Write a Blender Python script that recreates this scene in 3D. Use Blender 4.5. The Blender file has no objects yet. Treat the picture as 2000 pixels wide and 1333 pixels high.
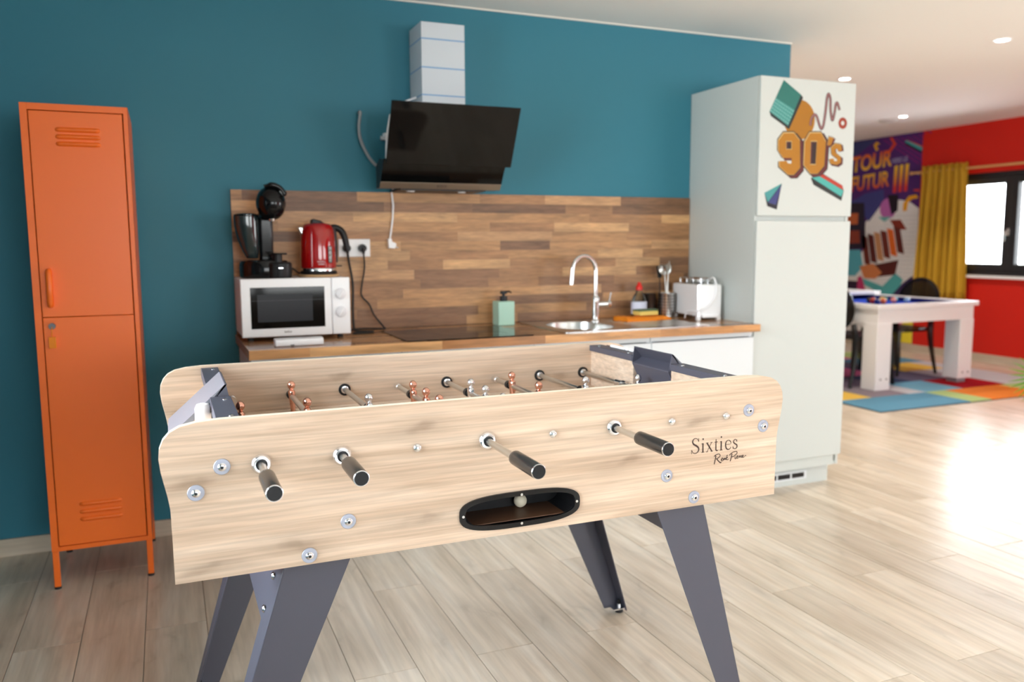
import bpy, bmesh, math, random
from mathutils import Vector, Matrix
random.seed(7)
PI = math.pi
SC = bpy.context.scene
COL = SC.collection

# ------------------------------------------------------------ camera
RGT = Vector((0.92218471, -0.38671929, -0.00485297)); UPV = Vector((0.05037384, 0.10766315, 0.99291043)); FWD = Vector((0.38345513, 0.91589128, -0.11876585))
CAM = Vector((0, -3.93675, 1.31154))
cd = bpy.data.cameras.new('camera'); co = bpy.data.objects.new('camera', cd); COL.objects.link(co)
co.matrix_world = Matrix(((RGT.x, UPV.x, -FWD.x, CAM.x), (RGT.y, UPV.y, -FWD.y, CAM.y), (RGT.z, UPV.z, -FWD.z, CAM.z), (0, 0, 0, 1)))
cd.sensor_fit = 'HORIZONTAL'; cd.sensor_width = 36.0; cd.lens = 1610.63 / 2000 * 36
cd.clip_start = 0.05; cd.clip_end = 100
cd.dof.use_dof = True; cd.dof.focus_distance = 1.95; cd.dof.aperture_fstop = 2.7
SC.camera = co

# ------------------------------------------------------------ view, world, daylight
SC.view_settings.view_transform = 'Standard'; SC.view_settings.look = 'None'
SC.view_settings.exposure = 1.42; SC.view_settings.gamma = 1.0; SC.view_settings.use_curve_mapping = False
SC.cycles.max_bounces = 10; SC.cycles.diffuse_bounces = 6; SC.cycles.glossy_bounces = 4; SC.cycles.transparent_max_bounces = 12
SC.cycles.sample_clamp_indirect = 8.0; SC.cycles.caustics_reflective = False; SC.cycles.caustics_refractive = False
SKY = 7.0
wd = bpy.data.worlds.new('overcast'); SC.world = wd; wd.use_nodes = True
nt = wd.node_tree; nt.nodes.clear()
wo = nt.nodes.new('ShaderNodeOutputWorld'); wb = nt.nodes.new('ShaderNodeBackground'); wt = nt.nodes.new('ShaderNodeTexCoord')
ws = nt.nodes.new('ShaderNodeSeparateXYZ'); wr = nt.nodes.new('ShaderNodeValToRGB')
nt.links.new(wt.outputs['Generated'], ws.inputs[0]); nt.links.new(ws.outputs['Z'], wr.inputs[0])
wr.color_ramp.elements[0].position = 0.0; wr.color_ramp.elements[0].color = (.55, .57, .57, 1)
wr.color_ramp.elements[1].position = 0.35; wr.color_ramp.elements[1].color = (.82, .92, 1.0, 1)
nt.links.new(wr.outputs[0], wb.inputs[0]); wb.inputs[1].default_value = SKY; nt.links.new(wb.outputs[0], wo.inputs[0])
# window openings (wall, low, high along the wall, sill, head); a sky portal stands in each
RX = 8.15; BY = -8.8; LX = -.86; CX = 3.41; FY = 5.6; CZ = 2.45; CZR = 2.565
WIN = {'window_1': ('red', 1.22, 2.92, 0.935, 2.03), 'window_2': ('back', -0.4, 2.8, 0.5, 2.3), 'window_3': ('left', -4.4, -1.3, 0.5, 2.3),
       'added_window_4': ('back', 4.4, 7.9, 0.5, 2.3), 'added_window_5': ('red', -4.2, -1.9, 0.12, 2.15)}  # both unseen, added to brighten the far room and the right-hand floor
for wn, (wl, a, b, z0, z1) in WIN.items():
    ld = bpy.data.lights.new('sky_portal', 'AREA'); ld.shape = 'RECTANGLE'; ld.size = b - a; ld.size_y = z1 - z0; ld.cycles.is_portal = True
    lo = bpy.data.objects.new('sky_portal', ld); COL.objects.link(lo)
    if wl == 'red': lo.location = (RX + .02, (a + b) / 2, (z0 + z1) / 2); lo.rotation_euler = (PI / 2, 0, PI / 2)
    elif wl == 'left': lo.location = (LX - .02, (a + b) / 2, (z0 + z1) / 2); lo.rotation_euler = (PI / 2, 0, -PI / 2)
    else: lo.location = ((a + b) / 2, BY - .02, (z0 + z1) / 2); lo.rotation_euler = (PI / 2, 0, PI)
    d = lo.rotation_euler.to_matrix() @ Vector((0, 0, -1))
    want = {'red': Vector((-1, 0, 0)), 'left': Vector((1, 0, 0)), 'back': Vector((0, 1, 0))}[wl]
    if d.dot(want) < 0: lo.rotation_euler.z += PI

# ------------------------------------------------------------ helpers
def S(r, g, b):
    f = lambda c: (c / 255 / 12.92) if c / 255 <= .04045 else ((c / 255 + .055) / 1.055) ** 2.4
    return (f(r), f(g), f(b), 1)
def mat(name, col, rough=.5, metal=0, spec=.5, coat=0, trans=0, alpha=1, emit=None, es=0, bump=0, bscale=60):
    m = bpy.data.materials.new(name); m.use_nodes = True
    b = m.node_tree.nodes['Principled BSDF']
    b.inputs['Base Color'].default_value = col; b.inputs['Roughness'].default_value = rough; b.inputs['Metallic'].default_value = metal
    b.inputs['Specular IOR Level'].default_value = spec; b.inputs['Coat Weight'].default_value = coat; b.inputs['Coat Roughness'].default_value = .05
    b.inputs['Transmission Weight'].default_value = trans; b.inputs['Alpha'].default_value = alpha
    if emit: b.inputs['Emission Color'].default_value = emit; b.inputs['Emission Strength'].default_value = es
    if bump:
        n = m.node_tree.nodes; t = n.new('ShaderNodeTexNoise'); t.inputs['Scale'].default_value = bscale; t.inputs['Detail'].default_value = 4
        c = n.new('ShaderNodeTexCoord'); m.node_tree.links.new(c.outputs['Object'], t.inputs['Vector'])
        u = n.new('ShaderNodeBump'); u.inputs['Strength'].default_value = bump; u.inputs['Distance'].default_value = .01
        m.node_tree.links.new(t.outputs['Fac'], u.inputs['Height']); m.node_tree.links.new(u.outputs[0], b.inputs['Normal'])
    return m
def wood(name, cols, scale, rough=.45, fine=.25, world=False, rand=0.0, knots=0, bump=.05, spec=.4):
    """grain runs along the axis with the small scale; the tint may vary from piece to piece"""
    m = bpy.data.materials.new(name); m.use_nodes = True; n = m.node_tree.nodes; L = m.node_tree.links.new; b = n['Principled BSDF']
    if world:
        g = n.new('ShaderNodeNewGeometry'); src = g.outputs['Position']
    else:
        g = n.new('ShaderNodeTexCoord'); src = g.outputs['Object']
    oi = n.new('ShaderNodeObjectInfo'); off = n.new('ShaderNodeVectorMath'); off.operation = 'MULTIPLY_ADD'
    cmb = n.new('ShaderNodeCombineXYZ')
    for k in range(3): L(oi.outputs['Random'], cmb.inputs[k])
    off.inputs[1].default_value = (17, 23, 11) if rand else (0, 0, 0); L(cmb.outputs[0], off.inputs[0]); L(src, off.inputs[2])
    mp = n.new('ShaderNodeMapping'); mp.inputs['Scale'].default_value = scale; L(off.outputs[0], mp.inputs['Vector'])
    t = n.new('ShaderNodeTexNoise'); t.inputs['Scale'].default_value = 1; t.inputs['Detail'].default_value = 5; t.inputs['Roughness'].default_value = .6; t.inputs['Distortion'].default_value = .6
    L(mp.outputs[0], t.inputs['Vector'])
    r = n.new('ShaderNodeValToRGB'); r.color_ramp.elements[0].position = .3; r.color_ramp.elements[1].position = .7
    r.color_ramp.elements[0].color = cols[0]; r.color_ramp.elements[1].color = cols[-1]
    if len(cols) > 2:
        e = r.color_ramp.elements.new(.5); e.color = cols[1]
    L(t.outputs['Fac'], r.inputs[0])
    mp2 = n.new('ShaderNodeMapping'); mp2.inputs['Scale'].default_value = [s * 5 if s > 3 else s * 2.5 for s in scale]; L(off.outputs[0], mp2.inputs['Vector'])
    t2 = n.new('ShaderNodeTexNoise'); t2.inputs['Scale'].default_value = 1; t2.inputs['Detail'].default_value = 3; L(mp2.outputs[0], t2.inputs['Vector'])
    r2 = n.new('ShaderNodeMapRange'); r2.inputs[1].default_value = .35; r2.inputs[2].default_value = .65; r2.inputs[3].default_value = 1 - fine; r2.inputs[4].default_value = 1 + fine * .4
    L(t2.outputs['Fac'], r2.inputs[0])
    mx = n.new('ShaderNodeMix'); mx.data_type = 'RGBA'; mx.blend_type = 'MULTIPLY'; mx.inputs[0].default_value = 1
    L(r.outputs[0], mx.inputs[6]); L(r2.outputs[0], mx.inputs[7]); col = mx.outputs[2]
    if rand:
        rr = n.new('ShaderNodeMapRange'); rr.inputs[3].default_value = 1 - rand; rr.inputs[4].default_value = 1 + rand * .6; L(oi.outputs['Random'], rr.inputs[0])
        m2 = n.new('ShaderNodeMix'); m2.data_type = 'RGBA'; m2.blend_type = 'MULTIPLY'; m2.inputs[0].default_value = 1
        L(col, m2.inputs[6]); L(rr.outputs[0], m2.inputs[7]); col = m2.outputs[2]
    if knots:      # knots: stretched cells with a dark heart and a warped halo
        nz = n.new('ShaderNodeTexNoise'); nz.inputs['Scale'].default_value = 7; nz.inputs['Detail'].default_value = 3; L(off.outputs[0], nz.inputs['Vector'])
        ad = n.new('ShaderNodeVectorMath'); ad.operation = 'MULTIPLY_ADD'; L(nz.outputs['Color'], ad.inputs[0]); ad.inputs[1].default_value = (.16, .0, .05); L(off.outputs[0], ad.inputs[2])
        mp3 = n.new('ShaderNodeMapping'); mp3.inputs['Scale'].default_value = (2.1, 3.0, 7.0) if scale[0] < 4 else (7.5, 2.0, 3.0); mp3.inputs['Location'].default_value = (.35, 0, .2); L(ad.outputs[0], mp3.inputs['Vector'])
        vo = n.new('ShaderNodeTexVoronoi'); vo.voronoi_dimensions = '2D'; vo.inputs['Scale'].default_value = 1
        if scale[0] < 4:
            sv = n.new('ShaderNodeSeparateXYZ'); cv = n.new('ShaderNodeCombineXYZ'); L(mp3.outputs[0], sv.inputs[0]); L(sv.outputs[0], cv.inputs[0]); L(sv.outputs[2], cv.inputs[1]); L(cv.outputs[0], vo.inputs['Vector'])
        else: L(mp3.outputs[0], vo.inputs['Vector'])
        r3 = n.new('ShaderNodeValToRGB'); e3 = r3.color_ramp.elements; e3[0].position = .03; e3[0].color = (1 - knots, 1 - knots * 1.05, 1 - knots * 1.1, 1); e3[1].position = .34; e3[1].color = (1, 1, 1, 1)
        q = e3.new(.10); q.color = (1 - knots * .42,) * 3 + (1,); q = e3.new(.2); q.color = (1 - knots * .2,) * 3 + (1,)
        L(vo.outputs['Distance'], r3.inputs[0])
        m3 = n.new('ShaderNodeMix'); m3.data_type = 'RGBA'; m3.blend_type = 'MULTIPLY'; m3.inputs[0].default_value = 1
        L(col, m3.inputs[6]); L(r3.outputs[0], m3.inputs[7]); col = m3.outputs[2]
    L(col, b.inputs['Base Color']); b.inputs['Roughness'].default_value = rough; b.inputs['Specular IOR Level'].default_value = spec
    u = n.new('ShaderNodeBump'); u.inputs['Strength'].default_value = bump; u.inputs['Distance'].default_value = .004; L(t2.outputs['Fac'], u.inputs['Height']); L(u.outputs[0], b.inputs['Normal'])
    return m
def pane_mat(name, tint=(1, 1, 1, 1), refl=.08, rough=.02):
    m = bpy.data.materials.new(name); m.use_nodes = True; n = m.node_tree.nodes; L = m.node_tree.links.new; n.clear()
    o = n.new('ShaderNodeOutputMaterial'); t = n.new('ShaderNodeBsdfTransparent'); t.inputs[0].default_value = tint
    g = n.new('ShaderNodeBsdfGlossy'); g.inputs['Roughness'].default_value = rough; f = n.new('ShaderNodeFresnel'); f.inputs[0].default_value = 1.45
    x = n.new('ShaderNodeMixShader'); L(f.outputs[0], x.inputs[0]); L(t.outputs[0], x.inputs[1]); L(g.outputs[0], x.inputs[2]); L(x.outputs[0], o.inputs[0])
    return m

class MB:
    def __init__(s): s.v = []; s.f = []; s.m = []
    def add(s, vs, fs, m=0, T=None):
        b = len(s.v); s.v += [tuple(T @ Vector(p)) if T else tuple(p) for p in vs]
        s.f += [tuple(b + i for i in f) for f in fs]; s.m += [m] * len(fs); return s
    def box(s, x0, x1, y0, y1, z0, z1, m=0, T=None):
        return s.add([(x0, y0, z0), (x1, y0, z0), (x1, y1, z0), (x0, y1, z0), (x0, y0, z1), (x1, y0, z1), (x1, y1, z1), (x0, y1, z1)],
                     [(0, 3, 2, 1), (4, 5, 6, 7), (0, 1, 5, 4), (1, 2, 6, 5), (2, 3, 7, 6), (3, 0, 4, 7)], m, T)
    def tube(s, pts, r, n=8, m=0, caps=True, T=None):
        pts = [Vector(p) for p in pts]; rs = r if isinstance(r, (list, tuple)) else [r] * len(pts); vs = []; fs = []
        prev = None
        for i, p in enumerate(pts):
            t = (pts[min(i + 1, len(pts) - 1)] - pts[max(i - 1, 0)]).normalized()
            if prev is None: a = t.orthogonal().normalized()
            else:
                a = prev - t * prev.dot(t)
                a = a.normalized() if a.length > 1e-6 else t.orthogonal().normalized()
            prev = a; b = t.cross(a)
            for k in range(n):
                q = 2 * PI * k / n; vs.append(p + (a * math.cos(q) + b * math.sin(q)) * rs[i])
        for i in range(len(pts) - 1):
            for k in range(n): fs.append((i * n + k, i * n + (k + 1) % n, (i + 1) * n + (k + 1) % n, (i + 1) * n + k))
        if caps: fs.append(tuple(range(n))[::-1]); fs.append(tuple((len(pts) - 1) * n + k for k in range(n)))
        return s.add(vs, fs, m, T)
    def cyl(s, p0, p1, r, n=20, m=0, r1=None, T=None): return s.tube([p0, p1], [r, r if r1 is None else r1], n, m, True, T)
    def lathe(s, c, prof, n=24, m=0, sx=1, sy=1, T=None):
        vs = []; fs = []
        for (r, z) in prof:
            for k in range(n): vs.append((c[0] + r * sx * math.cos(2 * PI * k / n), c[1] + r * sy * math.sin(2 * PI * k / n), c[2] + z))
        for i in range(len(prof) - 1):
            for k in range(n): fs.append((i * n + k, i * n + (k + 1) % n, (i + 1) * n + (k + 1) % n, (i + 1) * n + k))
        fs.append(tuple(range(n))[::-1]); fs.append(tuple((len(prof) - 1) * n + k for k in range(n)))
        return s.add(vs, fs, m, T)
    def ball(s, c, rx, ry=None, rz=None, n=16, m=0, T=None):
        ry = ry or rx; rz = rz or rx; h = max(6, n // 2)
        prof = [(max(1e-4, math.sin(PI * i / h)), -math.cos(PI * i / h)) for i in range(h + 1)]
        vs = []; fs = []
        for (r, z) in prof:
            for k in range(n): vs.append((c[0] + r * rx * math.cos(2 * PI * k / n), c[1] + r * ry * math.sin(2 * PI * k / n), c[2] + z * rz))
        for i in range(h):
            for k in range(n): fs.append((i * n + k, i * n + (k + 1) % n, (i + 1) * n + (k + 1) % n, (i + 1) * n + k))
        return s.add(vs, fs, m, T)
    def prism(s, poly, ax, a0, a1, m=0, ms=None, holes=(), T=None):
        """polygon in the plane across axis ax, extruded from a0 to a1; ms is the slot of the rim faces"""
        ms = m if ms is None else ms
        def P(p, a): return (p[0], a, p[1]) if ax == 'y' else ((a, p[0], p[1]) if ax == 'x' else (p[0], p[1], a))
        if not holes:
            n = len(poly); s.add([P(p, a0) for p in poly] + [P(p, a1) for p in poly], [tuple(range(n)), tuple(range(n, 2 * n))[::-1]], m, T)
            b = len(s.v) - 2 * n; s.f += [(b + i, b + n + i, b + n + (i + 1) % n, b + (i + 1) % n) for i in range(n)]; s.m += [ms] * n; return s
        bm = bmesh.new()
        for lp in [poly] + list(holes):
            vv = [bm.verts.new((p[0], p[1], 0)) for p in lp]
            for i in range(len(vv)): bm.edges.new((vv[i], vv[(i + 1) % len(vv)]))
        bmesh.ops.triangle_fill(bm, use_beauty=True, edges=bm.edges[:]); bm.verts.index_update()
        vs = [(v.co.x, v.co.y) for v in bm.verts]; fs = [tuple(v.index for v in f.verts) for f in bm.faces]; bm.free()
        s.add([P(p, a0) for p in vs], fs, m, T); s.add([P(p, a1) for p in vs], [f[::-1] for f in fs], m, T)
        for lp in [poly] + list(holes):
            n = len(lp); s.add([P(p, a0) for p in lp] + [P(p, a1) for p in lp], [(i, n + i, n + (i + 1) % n, (i + 1) % n) for i in range(n)], ms, T)
        return s
    def ribbon(s, pts, w, y, m=0, o=(0, 0), k=1.0, ax='y'):
        """flat printed stroke in the x-z plane (or y-z for ax x)"""
        ws = w if isinstance(w, (list, tuple)) else [w] * len(pts); vs = []
        for i, p in enumerate(pts):
            a = pts[max(i - 1, 0)]; b = pts[min(i + 1, len(pts) - 1)]; dx, dz = b[0] - a[0], b[1] - a[1]; d = math.hypot(dx, dz) or 1
            for sg in (1, -1):
                q = (o[0] + k * (p[0] - sg * dz / d * ws[i] / 2), o[1] + k * (p[1] + sg * dx / d * ws[i] / 2))
                vs.append((q[0], y, q[1]) if ax == 'y' else (y, q[0], q[1]))
        return s.add(vs, [(2 * i, 2 * i + 1, 2 * i + 3, 2 * i + 2) for i in range(len(pts) - 1)], m)
    def mesh(s, name, mats, smooth=True, off=None):
        me = bpy.data.meshes.new(name); o = off or Vector((0, 0, 0))
        me.from_pydata([(v[0] - o[0], v[1] - o[1], v[2] - o[2]) for v in s.v], [], s.f)
        for mm in (mats if isinstance(mats, (list, tuple)) else [mats]): me.materials.append(mm)
        me.polygons.foreach_set('material_index', s.m)
        bm = bmesh.new(); bm.from_mesh(me); bmesh.ops.recalc_face_normals(bm, faces=bm.faces[:]); bm.to_mesh(me); bm.free()
        if smooth:
            me.polygons.foreach_set('use_smooth', [True] * len(me.polygons)); me.set_sharp_from_angle(angle=math.radians(38))
        me.update(); return me
ROOT = {}
def base(o):
    while o is not None:
        if o.name in ROOT: return ROOT[o.name]
        o = o.parent
    return Vector((0, 0, 0))
def thing(name, label, cat, loc=(0, 0, 0), rz=0, group=None, kind=None, local=False):
    o = bpy.data.objects.new(name, None); COL.objects.link(o); o.location = loc; o.rotation_euler = (0, 0, rz); o.empty_display_size = .05
    o['label'] = label; o['category'] = cat
    if group: o['group'] = group
    ROOT[o.name] = Vector(loc) if not (rz or local) else Vector((0, 0, 0)); return o
def part(name, mb, m, parent=None, label=None, bev=0, smooth=True, kind=None, seg=2):
    me = mb.mesh(name, m, smooth, base(parent)) if isinstance(mb, MB) else mb
    o = bpy.data.objects.new(name, me); COL.objects.link(o)
    if parent: o.parent = parent
    if label: o['label'] = label
    if kind: o['kind'] = kind
    if bev:
        b = o.modifiers.new('bevel', 'BEVEL'); b.width = bev; b.segments = seg; b.limit_method = 'ANGLE'; b.angle_limit = math.radians(40)
        b.harden_normals = False
    return o
def solo(name, mb, m, label, cat, loc=None, group=None, bev=0, smooth=True, seg=2):
    off = Vector(loc) if loc else Vector((0, 0, 0))
    me = mb.mesh(name, m, smooth, off); o = bpy.data.objects.new(name, me); COL.objects.link(o); o.location = off
    o['label'] = label; o['category'] = cat
    if group: o['group'] = group
    if bev:
        b = o.modifiers.new('bevel', 'BEVEL'); b.width = bev; b.segments = seg; b.limit_method = 'ANGLE'; b.angle_limit = math.radians(40)
    return o
def struct(name, mb, m, parent=None, smooth=False, bev=0):
    o = part(name, mb, m, parent, None, bev, smooth)
    if not parent: o['kind'] = 'structure'
    return o
def copy_tree(o, parent=None):
    c = o.copy(); COL.objects.link(c); c.parent = parent
    for ch in list(o.children): copy_tree(ch, c)
    return c
def text_mesh(txt, size, bold=0.0, ext=.0004, shear=0):
    cu = bpy.data.curves.new('t', 'FONT'); cu.body = txt; cu.size = size; cu.extrude = ext; cu.offset = bold; cu.align_x = 'CENTER'; cu.shear = shear
    o = bpy.data.objects.new('t', cu); COL.objects.link(o); bpy.context.view_layer.update()
    me = bpy.data.meshes.new_from_object(o.evaluated_get(bpy.context.evaluated_depsgraph_get())); bpy.data.objects.remove(o); return me
def lettering(name, txt, size, loc, m, parent, rot='front', bold=0.0, shear=0, roll=0, width=None, height=None):
    me = text_mesh(txt, size, bold, .0003, shear)
    xs = [v.co.x for v in me.vertices]; ys = [v.co.y for v in me.vertices]
    kx = width / (max(xs) - min(xs)) if width else 1; ky = height / (max(ys) - min(ys)) if height else kx
    R = Matrix.Rotation(PI / 2, 4, 'X')
    if rot == 'side': R = Matrix.Rotation(-PI / 2, 4, 'Z') @ R      # reads from -x
    T = Matrix.Translation(Vector(loc) - base(parent)) @ R @ Matrix.Rotation(roll, 4, 'Z') @ Matrix.Diagonal((kx, ky, 1, 1))
    me.transform(T); me.materials.clear(); me.materials.append(m); me.name = name
    return part(name, me, m, parent)

# ------------------------------------------------------------ materials
M = {}
M['teal'] = mat('teal_paint', S(53, 124, 144), .55, spec=.35, bump=.12, bscale=220)
M['red'] = mat('red_paint', S(214, 36, 22), .6, spec=.3, bump=.1, bscale=200)
M['white_wall'] = mat('white_paint', S(232, 228, 220), .7, spec=.3, bump=.08, bscale=180)
M['ceil'] = mat('ceiling_paint', S(248, 246, 242), .8, spec=.2)
M['grout'] = mat('grout', S(130, 118, 104), .8)
M['plinth_tile'] = wood('plinth_tile', [S(196, 180, 158), S(214, 200, 180)], (1.5, 1.5, 14), .45, .1, True)
M['plank'] = wood('floor_plank', [S(212, 195, 172), S(229, 214, 193), S(240, 229, 212)], (11, 1.1, 3), .27, .11, True, .1, .16, .03, .6)
M['oak'] = wood('light_oak', [S(200, 172, 147), S(215, 189, 165), S(226, 203, 181)], (1.8, 9, 34), .4, .15, False, 0, .36, .03, .35)
M['oak_edge'] = mat('oak_edge_band', S(240, 226, 202), .45)
M['anthracite'] = mat('anthracite_powder_coat', S(78, 78, 90), .42, spec=.5, bump=.04, bscale=500)
M['chrome'] = mat('chrome', (.86, .87, .9, 1), .17, 1)
M['zinc'] = mat('zinc_washer', (.40, .42, .50, 1), .4, .55)
M['steel'] = mat('brushed_steel', (.62, .62, .6, 1), .28, 1)
M['copper'] = mat('copper_plating', S(236, 178, 156), .2, 1)
M['black'] = mat('black_gloss_plastic', (.006, .006, .007, 1), .12, spec=.35)
M['blackm'] = mat('black_satin_plastic', (.009, .009, .01, 1), .38, spec=.3)
M['handle'] = mat('black_grip', S(36, 33, 31), .25, spec=.6)
M['tap'] = mat('polished_chrome', (.78, .79, .8, 1), .06, 1)
M['brown'] = mat('tray_floor_brown', S(88, 58, 38), .5)
M['white'] = mat('white_plastic', S(250, 250, 252), .3)
M['whitem'] = mat('white_melamine', S(224, 229, 232), .35)
M['fridge'] = mat('white_laminate', S(202, 208, 205), .4)
M['orange'] = mat('orange_powder_coat', S(250, 114, 30), .35, spec=.5, bump=.02, bscale=400)
M['glass_black'] = mat('black_glass', (.003, .003, .003, 1), .06, spec=.28)
M['rubber'] = mat('black_rubber', (.01, .01, .01, 1), .6)
M['ink'] = mat('dark_print', S(58, 38, 30), .5)
M['ball'] = mat('cork_ball', S(226, 214, 190), .6)

# ------------------------------------------------------------ room
def wall_with_openings(name, ax, t0, t1, u0, u1, z1, opens, m, parent=None):
    """wall slab whose face spans u0..u1, thickness t0..t1, with rectangular openings"""
    mb = MB()
    def bx(a, b, z0, zz):
        if b - a < 1e-4 or zz - z0 < 1e-4: return
        if ax == 'x': mb.box(t0, t1, a, b, z0, zz)
        else: mb.box(a, b, t0, t1, z0, zz)
    cur = u0
    for (a, b, c, d) in sorted(opens):
        bx(cur, a, 0, z1); bx(a, b, 0, c); bx(a, b, d, z1); cur = b
    bx(cur, u1, 0, z1); return struct(name, mb, m, parent)
struct('wall_kitchen', MB().box(LX, CX, 0, .16, 0, CZ + .02), M['teal'])
wall_with_openings('wall_red', 'x', RX, RX + .25, BY, FY, CZR + .05, [WIN['window_1'][1:], WIN['added_window_5'][1:]], M['red'])
wall_with_openings('wall_rear', 'y', BY - .25, BY, LX - .15, RX + .25, 2.7, [WIN['window_2'][1:], WIN['added_window_4'][1:]], M['white_wall'])
wall_with_openings('wall_left', 'x', LX - .15, LX, BY, .16, 2.7, [WIN['window_3'][1:]], M['teal'])
struct('wall_far', MB().box(CX - .16, RX + .25, FY, FY + .15, 0, 2.7), M['white_wall'])
struct('wall_recess', MB().box(CX - .16, CX, .16, FY, 0, CZ + .02), M['white_wall'])
cm = MB()
cm.add([(LX - .15, BY - .25, CZ), (CX, BY - .25, CZ), (CX, FY + .15, CZ), (LX - .15, FY + .15, CZ), (LX - .15, BY - .25, CZ + .3), (CX, BY - .25, CZ + .3), (CX, FY + .15, CZ + .3), (LX - .15, FY + .15, CZ + .3)],
       [(0, 1, 2, 3), (4, 7, 6, 5), (0, 4, 5, 1), (2, 6, 7, 3), (3, 7, 4, 0)])
zr2 = CZ + (RX + .25 - CX) * (CZR - CZ) / (RX - CX)  # far-room ceiling tilted up so its edge matches the image
cm.add([(CX, BY - .25, CZ), (RX + .25, BY - .25, zr2), (RX + .25, FY + .15, zr2), (CX, FY + .15, CZ), (CX, BY - .25, CZ + .3), (RX + .25, BY - .25, CZ + .3), (RX + .25, FY + .15, CZ + .3), (CX, FY + .15, CZ + .3)],
       [(0, 1, 2, 3), (4, 7, 6, 5), (0, 4, 5, 1), (1, 5, 6, 2), (2, 6, 7, 3)])
struct('ceiling', cm, M['ceil'])
def ceil_z(x): return CZ if x < CX else CZ + (x - CX) * (CZR - CZ) / (RX - CX)
struct('trim_1', MB().box(LX, CX, -.008, 0, CZ - .007, CZ), M['white_wall'])
struct('baseboard_kitchen', MB().box(LX, .288, -.012, 0, 0, .075), M['plinth_tile'], bev=.002)
struct('baseboard_red', MB().box(RX - .012, RX, -1.88, FY, 0, .085), M['plinth_tile'])
struct('baseboard_far', MB().box(CX, RX - .012, FY - .012, FY, 0, .085), M['plinth_tile'])

# floor: tile planks on a grout bed
floor = struct('floor', MB().box(LX - .15, RX + .25, BY - .25, FY + .15, -.12, -.0022), M['grout'])
PW, PL = .1965, 1.235
pk = MB().box(.0012, PW - .0012, .0012, PL - .0012, -.02, -.0006)
pk.v = [(x, y, z) for x, y, z in pk.v]
pk.add([(.0026, .0026, 0), (PW - .0026, .0026, 0), (PW - .0026, PL - .0026, 0), (.0026, PL - .0026, 0)], [(0, 1, 2, 3)])
pk.f = [f for f in pk.f if f != (4, 5, 6, 7)] + [(4, 5, 9, 8), (5, 6, 10, 9), (6, 7, 11, 10), (7, 4, 8, 11)]; pk.m = [0] * len(pk.f)
pmesh = pk.mesh('plank', M['plank'], False)
spots = []
for k in range(int((LX - .072) / PW) - 1, int((RX - .072) / PW) + 1):
    for j in range(-7, 8):
        x = .072 + PW * k; y = (-1.583 if k % 2 == 0 else -.978) + PL * j
        if x + PW < LX or x > RX or y + PL < BY or y > FY: continue
        if y > .0 and x + PW < CX: continue
        vis = False
        for px in (0, .5, 1):
            for py in (0, .33, .66, 1):
                d = Vector((x + PW * px, y + PL * py, 0)) - CAM; w = d.dot(FWD)
                if w > .2 and abs(d.dot(RGT) / w * 1610.6) < 1010 and abs(d.dot(UPV) / w * 1610.6) < 680: vis = True
        spots.append((not vis, (Vector((x + PW / 2, y + PL / 2, 0)) - CAM).length, x, y))
spots.sort(); rest = MB()
for i, (hid, d, x, y) in enumerate(spots):
    if i < 298 and not hid:
        o = bpy.data.objects.new('plank', pmesh); COL.objects.link(o); o.parent = floor; o.location = (x, y, 0)
    else:
        rest.add(pk.v, pk.f, 0, Matrix.Translation((x, y, 0)))
part('plank_field', rest, M['plank'], floor, smooth=False, kind='stuff')

# windows
M['frame_black'] = mat('black_window_frame', S(34, 34, 38), .4)
M['pane'] = pane_mat('window_glass')
def window(name, wl, a, b, z0, z1, leaves=2):
    mb = MB(); fw = .05
    def bx(m_, u0, u1, d0, d1, zz0, zz1):
        if wl == 'red': m_.box(RX + d0, RX + d1, u0, u1, zz0, zz1)
        elif wl == 'left': m_.box(LX - d1, LX - d0, u0, u1, zz0, zz1)
        else: m_.box(u0, u1, BY - d1, BY - d0, zz0, zz1)
    for (u0, u1, zz0, zz1) in ((a, a + fw, z0, z1), (b - fw, b, z0, z1), (a + fw, b - fw, z0, z0 + fw), (a + fw, b - fw, z1 - fw, z1)): bx(mb, u0, u1, .015, .09, zz0, zz1)
    fr = struct(name, mb, M['frame_black'], bev=.004)
    n = leaves; w = (b - a - 2 * fw) / n
    for i in range(n):
        u0 = a + fw + i * w; u1 = u0 + w; sm = MB(); s = .074
        for (q0, q1, zz0, zz1) in ((u0, u0 + s, z0 + fw, z1 - fw), (u1 - s, u1, z0 + fw, z1 - fw), (u0 + s, u1 - s, z0 + fw, z0 + fw + s), (u0 + s, u1 - s, z1 - fw - s, z1 - fw)): bx(sm, q0, q1, .0, .075, zz0, zz1)
        sash = part('sash', sm, M['frame_black'], fr, bev=.006)
        gm = MB(); bx(gm, u0 + s, u1 - s, .035, .043, z0 + fw + s, z1 - fw - s); part('pane', gm, M['pane'], sash, smooth=False)
    return fr
for wn, (wl, a, b, z0, z1) in WIN.items(): fr_ = window(wn, wl, a, b, z0, z1, 2)
w1 = bpy.data.objects['window_1']
hm = MB().box(RX - .012, RX, 2.058, 2.088, 1.36, 1.43).tube([(RX - .01, 2.073, 1.40), (RX - .05, 2.073, 1.40), (RX - .055, 2.073, 1.385), (RX - .05, 2.078, 1.30)], [.011, .011, .012, .009], 8)
part('window_handle', hm, M['chrome'], w1, 'pale metal window handle')
part('sill', MB().box(RX - .06, RX + .015, 1.16, 2.98, .905, .935), M['white'], w1, bev=.004)

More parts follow.
